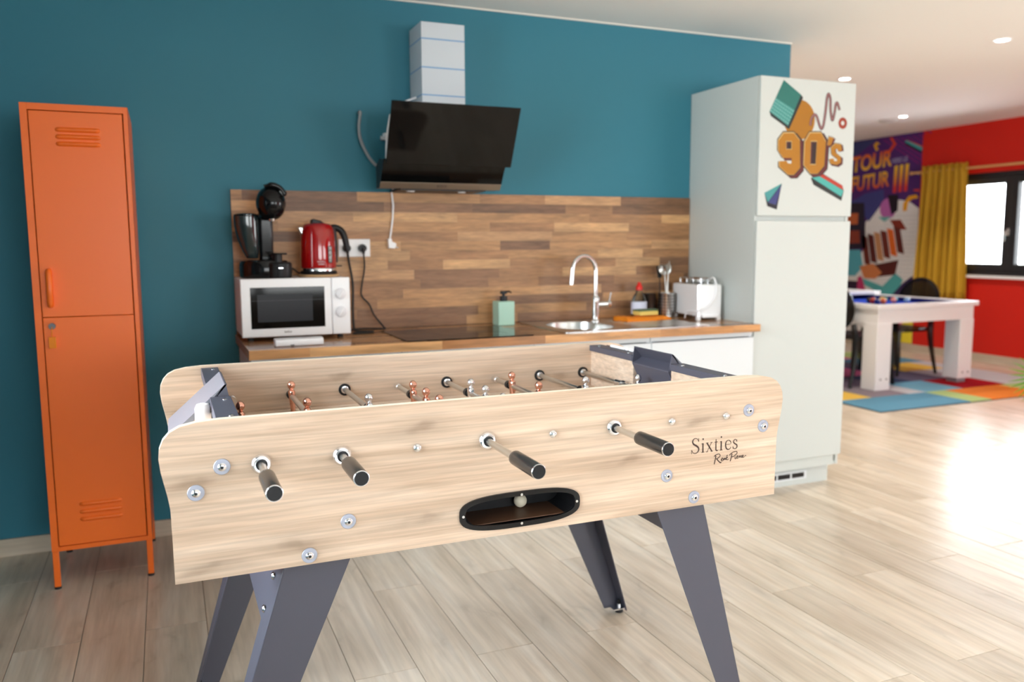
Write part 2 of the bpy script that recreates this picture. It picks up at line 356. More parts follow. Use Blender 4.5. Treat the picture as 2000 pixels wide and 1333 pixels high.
# ------------------------------------------------------------ orange locker
lx0, lx1, lyf, lyb, lz0, lz1 = -.452, -.1, -.475, -.04, .148, 1.818
lk = thing('metal_locker', 'tall narrow orange metal locker on thin legs against the teal wall', 'locker', (-.276, -.26, 0))
fw = .024
bd = MB().box(lx0, lx0 + .0015, lyf, lyb, lz0, lz1).box(lx1 - .0015, lx1, lyf, lyb, lz0, lz1).box(lx0, lx1, lyb - .0015, lyb, lz0, lz1).box(lx0, lx1, lyf, lyb, lz1 - .0015, lz1).box(lx0, lx1, lyf, lyb, lz0, lz0 + .0015)
bd.box(lx0, lx0 + fw, lyf, lyf + .02, lz0, lz1).box(lx1 - fw + .008, lx1, lyf, lyf + .02, lz0, lz1).box(lx0 + fw, lx1 - fw + .008, lyf, lyf + .02, lz1 - fw, lz1).box(lx0 + fw, lx1 - fw + .008, lyf, lyf + .02, lz0, lz0 + .018)
part('body', bd, M['orange'], lk, bev=.0012)
dx0, dx1 = lx0 + fw + .003, lx1 - fw + .004
for (za, zb, hz) in ((1.0455, lz1 - fw - .003, 1), (lz0 + .021, 1.0435, 0)):
    d = part('door', MB().box(dx0, dx1, lyf - .002, lyf + .014, za, zb), M['orange'], lk, bev=.0015)
    for k in range(3):
        if hz: xa, xb, z = -.343, -.196, 1.727 - .0255 * k
        else: xa, xb, z = -.348, -.2, .325 - .03 * k
        lm = MB(); n = 8; prof = [(-.002 - .0075 * math.sin(PI * i / n), -.009 + .018 * i / n) for i in range(n + 1)]
        vs = []; fs = []
        secs = [(xa, .05), (xa + .004, .6), (xa + .009, .95), (xa + .016, 1), (xb - .016, 1), (xb - .009, .95), (xb - .004, .6), (xb, .05)]
        for (x, s_) in secs:
            for (py, pz) in prof: vs.append((x, lyf - .0015 + (py + .002) * s_ - .0006, z + pz * (.4 + .6 * s_)))
        for i in range(len(secs) - 1):
            for j in range(n): fs.append((i * (n + 1) + j, i * (n + 1) + j + 1, (i + 1) * (n + 1) + j + 1, (i + 1) * (n + 1) + j))
        part('louvre', lm.add(vs, fs), M['orange'], d)
    if hz:
        h = [(-.395, lyf, 1.088), (-.395, lyf - .012, 1.09), (-.395, lyf - .02, 1.1), (-.395, lyf - .021, 1.15), (-.395, lyf - .02, 1.205), (-.395, lyf - .012, 1.215), (-.395, lyf, 1.217)]
        part('handle', MB().tube(h, [.009, .0105, .011, .011, .011, .0105, .009], 12), M['orange'], d, 'rounded orange bar handle')
    else:
        part('lock', MB().cyl((-.396, lyf - .014, 1.012), (-.396, lyf, 1.012), .0115, 20).box(-.3975, -.3945, lyf - .0148, lyf - .0138, 1.004, 1.02), mat('dark_lock', S(96, 96, 98), .35, .8), d, 'round metal cylinder lock')
        part('key_tag', MB().tube([(-.396, lyf - .014, 1.01), (-.397, lyf - .02, .99), (-.398, lyf - .012, .972)], .0018, 6).box(-.41, -.386, lyf - .012, lyf - .005, .93, .972), mat('amber_plastic', S(246, 140, 20), .2), d, 'amber plastic key tag', bev=.002)
for (x, y) in ((lx0 + .012, lyf + .01), (lx1 - .012, lyf + .01), (lx0 + .012, lyb - .01), (lx1 - .012, lyb - .01)):
    sx = 1 if x < -.27 else -1; sy = 1 if y < -.3 else -1
    g = part('leg', MB().box(x - .011, x + .011, y - .009, y + .009, .008, lz0), M['orange'], lk, bev=.002)
    part('foot', MB().cyl((x, y, 0), (x, y, .009), .0125, 14), M['rubber'], g)

# ------------------------------------------------------------ kitchen run
cabs = [(.292, .9), (.9, 1.51), (1.51, 2.119), (2.119, 2.722)]
cl = ['white base cabinet at the end of the worktop, under the microwave', 'white base cabinet under the black hob', 'white base cabinet under the sink bowl', 'white base cabinet beside the tall fridge cabinet']
for (a, b), lb in zip(cabs, cl):
    t = thing('base_cabinet', lb, 'cabinet', ((a + b) / 2, -.3, 0), group='kitchen base cabinets')
    part('carcass', MB().box(a + .001, a + .017, -.577, -.02, .1, .861).box(b - .017, b - .001, -.577, -.02, .1, .861).box(a + .017, b - .017, -.577, -.02, .1, .116).box(a + .017, b - .017, -.03, -.02, .116, .861).box(a + .017, b - .017, -.577, -.565, .845, .861), M['whitem'], t, bev=.001)
    part('door', MB().box(a + .002, b - .002, -.598, -.578, .105, .832), M['whitem'], t, bev=.002)
    part('rail', MB().box(a + .002, b - .002, -.585, -.578, .836, .86), M['whitem'], t, bev=.001)
    part('plinth', MB().box(a + .001, b - .001, -.54, -.525, 0, .099), M['whitem'], t)
def tones(pref, cols, scale, rough, spec=.45): return [wood(f'{pref}_{i}', [S(*[v * .82 for v in c]), S(*c), S(*[min(255, v * 1.09) for v in c])], scale, rough, .16, True, .1, .12, .02, spec) for i, c in enumerate(cols)]
SPC = [(206, 160, 112), (190, 142, 96), (172, 126, 86), (152, 110, 78), (130, 94, 68), (198, 152, 108)]
SPW = tones('splash_strip', SPC, (3.2, 6, 26), .42)
sb = thing('splashback', 'wood strip splashback panel behind the worktop on the teal wall', 'splashback', (1.5, -.006, .9))
part('backing', MB().box(.2855, 2.727, -.010, -.001, .901, 1.5526), M['grout'], sb, smooth=False)
ub = {}
def unit(mm):
    if mm.name not in ub: ub[mm.name] = MB().box(0, 1, 0, 1, 0, 1).mesh('strip', mm, False)
    return ub[mm.name]
def strip(parent, mm, x0, x1, y0, y1, z0, z1):
    o = bpy.data.objects.new('strip', unit(mm)); COL.objects.link(o); o.parent = parent
    o.location = Vector((x0, y0, z0)) - base(parent); o.scale = (x1 - x0, y1 - y0, z1 - z0); return o
rh = (1.5526 - .901) / 14; rng = random.Random(4)
for r in range(14):
    x = .2855 - rng.uniform(0, .3); last = None; first = True
    while x < 2.727:
        L_ = rng.choice((.28, .36, .45, .52, .62, .74)); a = max(x, .2855); b = min(x + L_, 2.727)
        if b - a > .03:
            c = rng.choice([i for i in (0, 0, 1, 1, 2, 2, 3, 3, 4, 5) if i != last]); last = c
            strip(sb, SPW[c], a + .0002, b - .0002, -.012 - rng.uniform(0, .0004), -.006, .901 + r * rh + .0002, .901 + (r + 1) * rh - .0002)
        x += L_
# worktop with a cut-out for the sink bowl
WTC = [(190, 142, 98), (172, 124, 82), (154, 108, 72), (132, 92, 64), (200, 152, 106)]
WTW = tones('worktop_strip', WTC, (3.0, 26, 26), .2, .5)
WTE = tones('worktop_edge', [(206, 152, 100), (188, 134, 84), (170, 118, 74), (214, 164, 112)], (3.0, 26, 26), .3)
wt_ = thing('worktop', 'butcher block wooden worktop running from the microwave to the fridge cabinet', 'worktop', (1.5, -.3, .862))
BX0, BX1, BY0, BY1 = 1.715, 2.02, -.53, -.15      # bowl
core = MB()
for (a, b, c, d) in ((.2835, BX0, -.633, -.001), (BX1, 2.727, -.633, -.001), (BX0, BX1, -.633, BY0), (BX0, BX1, BY1, -.001)): core.box(a, b, c, d, .863, .896)
part('core', core, M['brown'], wt_, smooth=False)
rows = 14; rw = .634 / rows
for r in range(rows):
    y0 = -.635 + r * rw; y1 = y0 + rw; x = .283 - rng.uniform(0, .4); last = None
    while x < 2.728:
        L_ = rng.choice((.3, .42, .5, .62, .75)); segs = [(max(x, .283), min(x + L_, 2.728))]
        if y1 > BY0 and y0 < BY1:
            segs = [s for a, b in segs for s in ((a, min(b, BX0)), (max(a, BX1), b))]
        c = rng.choice([i for i in (0, 0, 1, 1, 2, 3, 4) if i != last]); last = c
        for a, b in segs:
            if b - a > .015: strip(wt_, WTW[c], a + .0002, b - .0002, y0 + .0002, y1 - .0002, .895, .9 - rng.uniform(0, .0003))
        x += L_
for r in range(1):
    x = .283 - .2; last = None
    for L_ in (.43, .55, .48, .6, .42, .5, .66):
        a = max(x, .2825); b = min(x + L_, 2.7285); c = rng.choice([i for i in range(4) if i != last]); last = c
        if b > a: strip(wt_, WTE[c], a + .0002, b - .0002, -.6365, -.6335, .863, .8998)
        x += L_
strip(wt_, WTE[2], .2815, .2833, -.636, -.001, .863, .8998)

# tall fridge cabinet
fx0, fx1, fyf, fzt = 2.7295, 3.34, -.583, 2.118
fg = thing('fridge_cabinet', 'tall white built-in fridge cabinet with stickers on its upper door', 'fridge', (3.035, -.29, 0))
part('carcass', MB().box(fx0, fx0 + .018, -.562, -.002, .1, fzt).box(fx1 - .018, fx1, -.562, -.002, .1, fzt).box(fx0 + .018, fx1 - .018, -.562, -.002, fzt - .018, fzt).box(fx0 + .018, fx1 - .018, -.02, -.002, .1, fzt - .018).box(fx0 + .018, fx1 - .018, -.558, -.02, .1, .118).box(fx0 + .018, fx1 - .018, -.556, -.02, 1.405, 1.44), M['fridge'], fg, bev=.001)
ud = part('door', MB().box(fx0 + .001, fx1 - .001, fyf, -.564, 1.438, fzt - .001), M['fridge'], fg, 'upper fridge door with stickers', bev=.003)
part('door', MB().box(fx0 + .001, fx1 - .001, fyf, -.564, .16, 1.414), M['fridge'], fg, 'plain lower fridge door', bev=.003)
pl = part('plinth', MB().box(fx0 + .002, fx1 - .03, -.522, -.5, 0, .099).box(fx0 + .002, fx1 - .03, -.56, -.05, .1, .158), M['fridge'], fg)
vg = MB().box(2.86, 3.16, -.526, -.5225, .03, .075)
part('vent_grille', vg, M['whitem'], pl, 'white plinth air grille')
for k in range(3):
    part('vent_slot', MB().box(2.872 + .094 * k, 2.954 + .094 * k, -.5275, -.5262, .04, .066), M['blackm'], pl)
# stickers (flat prints) on the upper door; outlines converted from image pixels
fy = fyf
def PS(poly, col, lv, holes=(), rough=.35):
    key = 'print_%d_%d_%d' % col
    if key not in M: M[key] = mat(key, S(*col), rough)
    return MB().prism(poly, 'y', fy - .0004 - .0003 * lv, fy - .0001, 0, None, holes), M[key]
def stick(poly, col, lv, holes=(), label=None):
    mb, mm = PS(poly, col, lv, holes); return part('sticker', mb, mm, ud, label, smooth=False)
def off(poly, dx, dz): return [(x + dx, z + dz) for x, z in poly]
def grow(poly, k):
    cx = sum(p[0] for p in poly) / len(poly); cz = sum(p[1] for p in poly) / len(poly)
    out = []
    for x, z in poly:
        d = math.hypot(x - cx, z - cz); out.append((x + (x - cx) / d * k, z + (z - cz) / d * k))
    return out
def circ(cx, cz, r, n=40): return [(cx + r * math.cos(2 * PI * i / n), cz + r * math.sin(2 * PI * i / n)) for i in range(n)]
stick(circ(2.975, 1.917, .098), (164, 108, 4), 0, label='ochre sticker disc')
card = [(2.8679, 2.1033), (2.979, 2.0391), (2.9027, 1.8842), (2.7856, 1.9465)]
cardlow = [(2.8244, 2.0114), (2.9311, 1.9695), (2.9027, 1.8842), (2.7856, 1.9465)]
stick([(2.979, 2.0391), (2.9924, 2.0255), (2.9102, 1.8662), (2.7947, 1.9257), (2.7856, 1.9465), (2.9027, 1.8842)], (18, 34, 34), 1)
stick(card, (30, 112, 104), 2, label='teal slanted sticker with a dotted lower half')
lowmb, lowm = PS([(2.822, 2.014), (2.941, 1.962), (2.9027, 1.8842), (2.7856, 1.9465)], (64, 146, 140), 3)
part('sticker', lowmb, lowm, ud, smooth=False)
dm = MB()
for i in range(9):
    for j in range(5):
        u, v = (i + .5) / 9, (j + .5) / 5; A = Vector((2.822, 2.014)); B = Vector((2.941, 1.962)); C_ = Vector((2.9027, 1.8842)); D = Vector((2.7856, 1.9465))
        p = A.lerp(B, u).lerp(D.lerp(C_, u), v); dm.ribbon([(p.x - .003, p.y - .001 * ((i + j) % 3 - 1)), (p.x + .003, p.y + .001 * ((i + j) % 3 - 1))], .003, fy - .0018)
part('sticker_dots', dm, mat('pale_teal_print', S(176, 222, 216), .4), ud, smooth=False, kind='stuff')
nine = [(2.8746, 1.8521), (2.9405, 1.8551), (2.9815, 1.8186), (2.9897, 1.6791), (2.9518, 1.6426), (2.9133, 1.6416), (2.8523, 1.6816), (2.8512, 1.708), (2.8976, 1.7095), (2.9084, 1.6966), (2.9339, 1.6974), (2.9351, 1.7273), (2.8758, 1.7253), (2.8432, 1.7603), (2.841, 1.8127)]
nineh = [(2.896, 1.8051), (2.9273, 1.8064), (2.9289, 1.7721), (2.8975, 1.7709)]
zero = [(3.0409, 1.8597), (3.115, 1.8631), (3.1508, 1.8191), (3.1457, 1.6939), (3.1036, 1.652), (3.0554, 1.6508), (3.0081, 1.693), (3.0085, 1.8131)]
zeroh = [(3.0519, 1.8116), (3.0911, 1.8132), (3.0879, 1.7022), (3.0529, 1.7011)]
apos = [(3.1673, 1.8433), (3.2005, 1.838), (3.1822, 1.7967), (3.159, 1.7971)]
ess = [(3.1825, 1.79), (3.2109, 1.8114), (3.2516, 1.8076), (3.2587, 1.778), (3.2337, 1.7716), (3.2284, 1.7877), (3.208, 1.7828), (3.2153, 1.7641), (3.2551, 1.7437), (3.2549, 1.7143), (3.2304, 1.6999), (3.1852, 1.7053), (3.1751, 1.7287), (3.2017, 1.733), (3.2069, 1.7189), (3.2276, 1.7196), (3.2305, 1.732), (3.189, 1.753)]
stick([(3.0607, 1.6307), (3.1434, 1.6531), (3.2723, 1.5981), (3.2829, 1.5707), (3.2694, 1.5186), (3.0799, 1.5973)], (20, 36, 34), 1)
stick([(3.1391, 1.651), (3.2705, 1.598), (3.2809, 1.5741), (3.1192, 1.6403)], (182, 52, 30), 2)
stick([(3.0668, 1.6322), (3.1192, 1.6403), (3.2811, 1.5714), (3.2663, 1.5407)], (68, 172, 164), 3, label='teal and red bar sticker')
for poly, h, lv in ((nine, nineh, 1), (zero, zeroh, 1), (apos, None, 1), (ess, None, 1)):
    s_ = 1 if h else .55
    stick(grow(off(poly, .019 * s_, -.011 * s_), .006 * s_), (36, 20, 20), lv + .2)
    stick(grow(off(poly, .016 * s_, -.010 * s_), .002), (92, 28, 32), lv + .6, [off(h, .008, -.006)] if h else ())
    stick(grow(poly, .0045 * s_), (48, 34, 22), lv + 1.6, [grow(h, -.004)] if h else ())
    stick(grow(poly, -.001), (206, 176, 118), lv + 2.4, [grow(h, .001)] if h else ())
    stick(grow(off(poly, .002 * s_, -.002 * s_), -.0045 * s_), (172, 114, 4), lv + 3.2, [grow(h, .005)] if h else (), label='ochre block numerals sticker' if h else None)
stick([(2.7698, 1.5509), (2.8769, 1.5995), (2.8503, 1.4691), (2.7907, 1.4851)], (14, 22, 34), 0)
stick([(2.7698, 1.5509), (2.8769, 1.5995), (2.7924, 1.505)], (62, 150, 150), 1)
stick([(2.8756, 1.5915), (2.795, 1.5037), (2.8442, 1.4924)], (52, 62, 122), 2, label='dark blue triangle sticker')
def smooth_line(pts, n=6):
    out = []
    for i in range(len(pts) - 1):
        p0 = pts[max(i - 1, 0)]; p1 = pts[i]; p2 = pts[i + 1]; p3 = pts[min(i + 2, len(pts) - 1)]
        for k in range(n):
            t = k / n; out.append(tuple(.5 * ((2 * b) + (c - a) * t + (2 * a - 5 * b + 4 * c - d) * t * t + (-a + 3 * b - 3 * c + d) * t ** 3) for a, b, c, d in zip(p0, p1, p2, p3)))
    out.append(tuple(pts[-1])); return out
sq = smooth_line([(3.0454, 1.8912), (3.0492, 1.9212), (3.0671, 1.9454), (3.085, 1.9364), (3.1046, 1.8941), (3.1185, 1.88), (3.1306, 1.902), (3.1403, 1.9693), (3.146, 2.0296), (3.1553, 2.0535), (3.168, 2.0309), (3.1729, 1.9711), (3.187, 1.925), (3.1985, 1.9591), (3.205, 2.0031), (3.2152, 2.0124), (3.2251, 1.9942), (3.2314, 1.9777)])
part('sticker', MB().ribbon(sq, .0155, fy - .0012), mat('mauve_dark', S(60, 34, 38), .4), ud, smooth=False)
part('sticker', MB().ribbon(off(sq, -.001, .001), .009, fy - .0016), mat('mauve', S(150, 104, 104), .4), ud, 'mauve squiggle sticker', smooth=False)
stick(circ(3.2574, 1.9137, .029), (150, 54, 30), 0, [circ(3.2574, 1.9137, .011, 24)], 'rust ring sticker')

# ------------------------------------------------------------ cooker hood
hd = thing('cooker_hood', 'slanted black glass cooker hood with white wrapped chimney on the teal wall', 'cooker hood', (1.21, -.1, 1.55))
M['film'] = mat('white_protective_film', S(205, 214, 222), .35, spec=.4, bump=.05, bscale=30)
ch = part('chimney', MB().box(1.126, 1.335, -.195, -.001, 1.84, 2.312), M['film'], hd, bev=.002)
for z in (2.235, 2.108, 1.985):
    part('blue_band', MB().box(1.1253, 1.3357, -.1957, -.002, z, z + .0055), mat('blue_film_line', S(104, 158, 206), .4), ch)
gx0, gx1 = .915, 1.508
def slab(mb, ptop, pbot, th, x0, x1, m=0):
    """tilted slab given by (y, z) of its front face top and bottom"""
    dy, dz = ptop[0] - pbot[0], ptop[1] - pbot[1]; l = math.hypot(dy, dz); ny, nz = dz / l, -dy / l
    q = [(ptop[0], ptop[1]), (pbot[0], pbot[1]), (pbot[0] + ny * th, pbot[1] + nz * th), (ptop[0] + ny * th, ptop[1] + nz * th)]
    return mb.prism(q, 'x', x0, x1, m)
part('glass_panel', slab(MB(), (-.455, 1.908), (-.332, 1.657), .008, gx0, gx1), M['glass_black'], hd, 'large black glass panel', bev=.0015)
part('inner_body', MB().prism([(-.435, 1.88), (-.347, 1.70), (-.19, 1.70), (-.19, 1.6), (-.001, 1.565), (-.001, 1.86), (-.15, 1.895)], 'x', 1.06, 1.38), M['blackm'], hd, bev=.002)
lb = part('lower_body', MB().prism([(-.281, 1.678), (-.219, 1.587), (-.199, 1.562), (-.13, 1.562), (-.13, 1.66), (-.2, 1.69)], 'x', gx0 + .003, gx1 - .008), M['blackm'], hd, bev=.001)
lp = part('lower_panel', slab(MB(), (-.291, 1.681), (-.227, 1.586), .006, gx0, gx1 - .006), M['glass_black'], hd, bev=.001)
st = part('steel_strip', slab(MB(), (-.2265, 1.5855), (-.206, 1.559), .006, gx0, gx1 - .006), mat('warm_steel', S(178, 164, 148), .45, 1), hd, 'brushed steel control strip', bev=.001)
lettering('maker_mark', 'BOSCH', .014, (1.205, -.2235, 1.5665), M['ink'], st, width=.045)
part('filter_plate', MB().box(1.015, 1.432, -.198, -.004, 1.5535, 1.5625), M['blackm'], hd)
for x in (1.08, 1.334): part('hood_lamp', MB().cyl((x, -.13, 1.5495), (x, -.13, 1.5575), .02, 18), M['white'], hd)
part('mains_lead', MB().tube([(1.022, -.06, 1.58), (1.018, -.022, 1.55), (1.024, -.022, 1.49), (1.021, -.02, 1.43), (1.012, -.02, 1.37), (1.004, -.022, 1.33)], .0045, 8), M['white'], hd, 'white mains lead')
pg = MB().prism([(.993, 1.33), (1.008, 1.333), (1.012, 1.318), (1.03, 1.31), (1.031, 1.298), (1.024, 1.285), (.995, 1.288)], 'y', -.04, -.015)
part('plug', pg.cyl((1.03, -.03, 1.292), (1.044, -.03, 1.289), .0024, 8, 1), [M['white'], M['steel']], hd, 'white angled mains plug', bev=.003)
part('side_cable', MB().tube([(1.12, -.12, 1.985), (1.064, -.13, 1.962), (.99, -.13, 1.895), (.978, -.13, 1.83), (.97, -.13, 1.76), (.966, -.14, 1.68)], .0045, 8), M['white'], hd, 'white cable down the side of the glass')
cb = MB().box(.975, 1.0, -.035, -.002, 1.797, 1.812).box(.985, 1.008, -.04, -.002, 1.812, 1.828).tube([(.985, -.02, 1.80), (.97, -.03, 1.798), (.966, -.05, 1.81)], .003, 6)
solo('cable_connector', cb, M['white'], 'small white cable connector on the wall beside the hood glass', 'connector', (.99, -.002, 1.797), bev=.002)
cpts = smooth_line([(.875, -.003, 1.918), (.872, -.04, 1.912), (.863, -.045, 1.848), (.87, -.045, 1.79), (.899, -.045, 1.725), (.932, -.05, 1.681), (.966, -.06, 1.66), (1.03, -.09, 1.665), (1.055, -.1, 1.67)], 14)
solo('cable_conduit', MB().tube(cpts, [.0075 if i % 2 else .0064 for i in range(len(cpts))], 10), mat('grey_conduit', S(150, 156, 160), .5), 'grey corrugated cable conduit curving from the teal wall into the hood', 'conduit', (.9, -.003, 1.7))

# ------------------------------------------------------------ on the worktop
Z = .9003
# microwave
my = -.34; x0, x1, z0, z1 = .283, .7395, .918, 1.165
mw = thing('microwave', 'white microwave oven with two dials at the end of the worktop', 'microwave', (.51, -.18, Z))
part('case', MB().box(x0 + .002, x1 - .002, my + .022, -.015, z0 + .002, z1 - .002), M['white'], mw, bev=.004)
part('control_panel', MB().box(.6605, x1, my, my + .021, z0, z1), M['white'], mw, bev=.004)
md = part('door', MB().box(x0, .659, my, my + .021, z0, z1), M['white'], mw, bev=.004)
part('door_glass', MB().box(.3215, .629, my - .0015, my + .001, .954, 1.128), M['glass_black'], md, bev=.001)
part('viewing_mesh', MB().box(.349, .577, my - .0022, my - .0012, .982, 1.098), mat('dark_mesh', S(26, 26, 31), .3, spec=.2), md, 'grey viewing mesh')
part('seam_line', MB().box(.322, .6285, my - .0024, my - .0014, 1.072, 1.0728), mat('grey_line', S(80, 80, 84), .3), md)
lettering('maker_mark', 'beko', .016, (.471, my - .0005, .9335), M['ink'], md, width=.03)
for z in (1.0942, 1.0153):
    k = part('dial', MB().lathe((0, 0, 0), [(.024, 0), (.024, .006), (.0225, .014), (.019, .016)], 28, 0, T=Matrix.Translation((.6975, my, z)) @ Matrix.Rotation(PI / 2, 4, 'X')), mat('white_dial', S(236, 236, 240), .25), mw)
    part('dial_grip', MB().box(.6955, .6995, my - .021, my - .014, z - .018, z + .018, T=Matrix.Translation((.6975, 0, z)) @ Matrix.Rotation(.5, 4, 'Y') @ Matrix.Translation((-.6975, 0, -z))), M['white'], k, bev=.001)
for x in (.32, .70):
    for y in (-.3, -.06): part('foot', MB().cyl((x, y, Z), (x, y, z0 + .003), .013, 12), M['rubber'], mw)
mt = 1.163 + .0005
# coffee machine
cx, cy = .42, -.185
cf = thing('coffee_machine', 'black capsule coffee machine with round head on top of the microwave', 'coffee machine', (cx, cy, mt))
part('base', MB().lathe((.40, cy, mt), [(.1, 0), (.104, .01), (.104, .06), (.098, .074), (.08, .078)], 36, 0, 1.0, .95), M['black'], cf)
part('column', MB().prism([(cy + .075, mt + .07), (cy + .01, mt + .07), (cy - .0, mt + .26), (cy + .07, mt + .29)], 'x', .384, .444), M['black'], cf, bev=.012, seg=3)
hdm = part('head', MB().ball((.434, cy - .03, 1.484), .0635, .072, .073, 28), M['black'], cf)
part('lever', MB().tube(smooth_line([(.405, cy - .06, 1.553), (.44, cy - .065, 1.560), (.473, cy - .065, 1.545), (.493, cy - .065, 1.515)], 4), [.008] * 3 + [.012] * 5 + [.011] * 4 + [.004], 10), M['black'], hdm)
part('lever_trim', MB().tube([(.466, cy - .083, 1.533), (.474, cy - .083, 1.524), (.479, cy - .083, 1.514)], .002, 6), M['chrome'], hdm)
part('nozzle', MB().cyl((.434, cy - .045, 1.408), (.434, cy - .045, 1.425), .012, 16, r1=.016), M['chrome'], hdm)
wt2 = MB(); prof = []
for i in range(9):
    t = i / 8; z = 1.248 + .182 * t; w = .024 + .03 * math.sin(min(1, t * 1.05) * PI / 2) ** .8; xc = .352 - .02 * math.sin(t * PI / 2) ** .9
    prof.append((xc, z, w))
vs = []; fs = []; n = 18
for (xc, z, w) in prof:
    for k in range(n): a = 2 * PI * k / n; vs.append((xc + w * math.cos(a) * .98, cy + w * .85 * math.sin(a), z))
for i in range(8):
    for k in range(n): fs.append((i * n + k, i * n + (k + 1) % n, (i + 1) * n + (k + 1) % n, (i + 1) * n + k))
fs += [tuple(range(n))[::-1], tuple(8 * n + k for k in range(n))]
part('water_tank', wt2.add(vs, fs), mat('smoked_tank', S(34, 48, 50), .08, spec=.8), cf, 'smoked water tank', bev=.003)
part('tank_lid', MB().lathe((.333, cy, 1.43), [(.052, 0), (.052, .006), (.04, .011)], 24, 0, 1, .85), M['black'], cf)
part('drip_tray', MB().lathe((.455, cy - .075, mt), [(.05, 0), (.052, .01), (.052, .062), (.047, .068)], 28), M['blackm'], cf)
part('cup_stand', MB().cyl((.448, cy - .07, mt + .065), (.448, cy - .07, mt + .1), .02, 18).lathe((.452, cy - .07, mt + .1), [(.036, 0), (.038, .004), (.036, .008)], 26), M['blackm'], cf)
part('maker_mark', MB().box(.445, .463, cy - .1285, cy - .127, mt + .043, mt + .046), M['chrome'], cf)
# kettle on its mat
kx, ky = .636, -.17
solo('trivet', MB().lathe((kx, ky, mt), [(.088, 0), (.09, .002), (.09, .009), (.088, .011)], 40), mat('cork', S(196, 160, 116), .8, bump=.2, bscale=260), 'round tan cork mat under the red kettle', 'trivet', (kx, ky, mt))
kz = mt + .0115
M['kred'] = mat('glossy_red_enamel', S(168, 10, 12), .12, coat=.6)
kt = thing('kettle', 'glossy red electric kettle with black handle on the microwave', 'kettle', (kx, ky, kz))
part('power_base', MB().lathe((kx, ky, kz), [(.079, 0), (.081, .004), (.081, .011), (.076, .014)], 36), M['blackm'], kt)
part('chrome_ring', MB().lathe((kx, ky, kz + .014), [(.075, 0), (.0775, .002), (.0775, .012), (.076, .014)], 36), M['chrome'], kt)
kb = part('jug', MB().lathe((kx, ky, kz + .028), [(.078, 0), (.0795, .006), (.0785, .06), (.076, .12), (.072, .165), (.067, .182), (.056, .194), (.03, .199)], 40), M['kred'], kt)
part('lid_knob', MB().prism([(kx - .03, kz + .222), (kx + .032, kz + .224), (kx + .012, kz + .238), (kx - .018, kz + .245), (kx - .028, kz + .24)], 'y', ky - .022, ky + .022), M['blackm'], kt, bev=.005)
part('spout', MB().prism([(kx - .06, kz + .205), (kx - .082, kz + .21), (kx - .086, kz + .204), (kx - .07, kz + .17)], 'y', ky - .018, ky + .018), M['steel'], kt, 'steel pouring spout', bev=.004)
hp = smooth_line([(kx + .05, ky, kz + .205), (kx + .08, ky, kz + .207), (kx + .108, ky, kz + .19), (kx + .123, ky, kz + .155), (kx + .132, ky, kz + .105)], 5)
part('handle', MB().tube(hp, [.013 + .002 * math.sin(i / 20 * PI) for i in range(len(hp))], 12).tube([(kx + .072, ky, kz + .2), (kx + .08, ky, kz + .12), (kx + .081, ky, kz + .05)], [.012, .008, .006], 10), M['blackm'], kt, 'black loop handle')
part('water_gauge', MB().prism([(kx + .03, kz + .05), (kx + .05, kz + .05), (kx + .05, kz + .125), (kx + .03, kz + .125)], 'y', ky - .0755, ky - .055), mat('gauge_smoke', S(70, 40, 34), .1), kt, bev=.004)
for i in range(3): part('gauge_dot', MB().cyl((kx + .04, ky - .0772, kz + .063 + .022 * i), (kx + .04, ky - .0745, kz + .063 + .022 * i), .0065, 14), mat('gauge_grey_%d' % i, S(120, 110, 100), .3), kt)
part('switch', MB().box(kx + .075, kx + .105, ky - .006, ky + .006, kz + .032, kz + .038), M['blackm'], kt, bev=.002)
pr = mat('white_print', S(236, 226, 232), .4)
for t_, dz in (('RUSSELL', 0), ('HOBBS', -.011)): lettering('maker_mark', t_, .01, (kx + .0, ky - .0802, kz + .053 + dz), pr, kt, width=.034 if dz == 0 else .026)
# sockets and cords
so = thing('wall_socket', 'white double socket plate on the wooden splashback', 'socket', (.832, -.012, 1.247))
part('plate', MB().box(.756, .908, -.021, -.0126, 1.247, 1.331), M['white'], so, bev=.003)
for x in (.794, .869): part('socket_well', MB().lathe((0, 0, 0), [(.0215, 0), (.0225, .001), (.0225, .0025)], 26, 0, T=Matrix.Translation((x, -.0208, 1.288)) @ Matrix.Rotation(PI / 2, 4, 'X')), M['whitem'], so)
def plugcord(name, lab, x, pts, r):
    t = thing(name, lab, 'cord', (x, -.024, 1.288))
    part('plug', MB().cyl((x, -.024, 1.288), (x, -.05, 1.288), .0195, 22, r1=.016).cyl((x, -.048, 1.289), (x - .0, -.05, 1.262), .009, 12, r1=.006), M['blackm'], t)
    part('lead', MB().tube(smooth_line(pts, 5), r, 8), M['rubber'], t)
plugcord('power_cord', 'thin black cord from the socket down to the worktop beside the microwave', .869, [(.869, -.05, 1.262), (.872, -.046, 1.195), (.856, -.042, 1.1), (.858, -.04, 1.06), (.892, -.04, 1.02), (.912, -.046, .97), (.948, -.06, .92), (.957, -.075, .9055), (.94, -.085, .9055), (.9, -.06, .9055), (.84, -.05, .906), (.77, -.08, .906)], .0042)
plugcord('power_cord', 'black cord hanging from the socket behind the kettle handle', .794, [(.794, -.05, 1.262), (.8, -.045, 1.22), (.81, -.045, 1.16), (.815, -.045, 1.1), (.812, -.045, 1.0), (.81, -.06, .93), (.808, -.1, .906), (.83, -.18, .906), (.87, -.2, .906), (.84, -.225, .906), (.77, -.23, .906)], .0055)
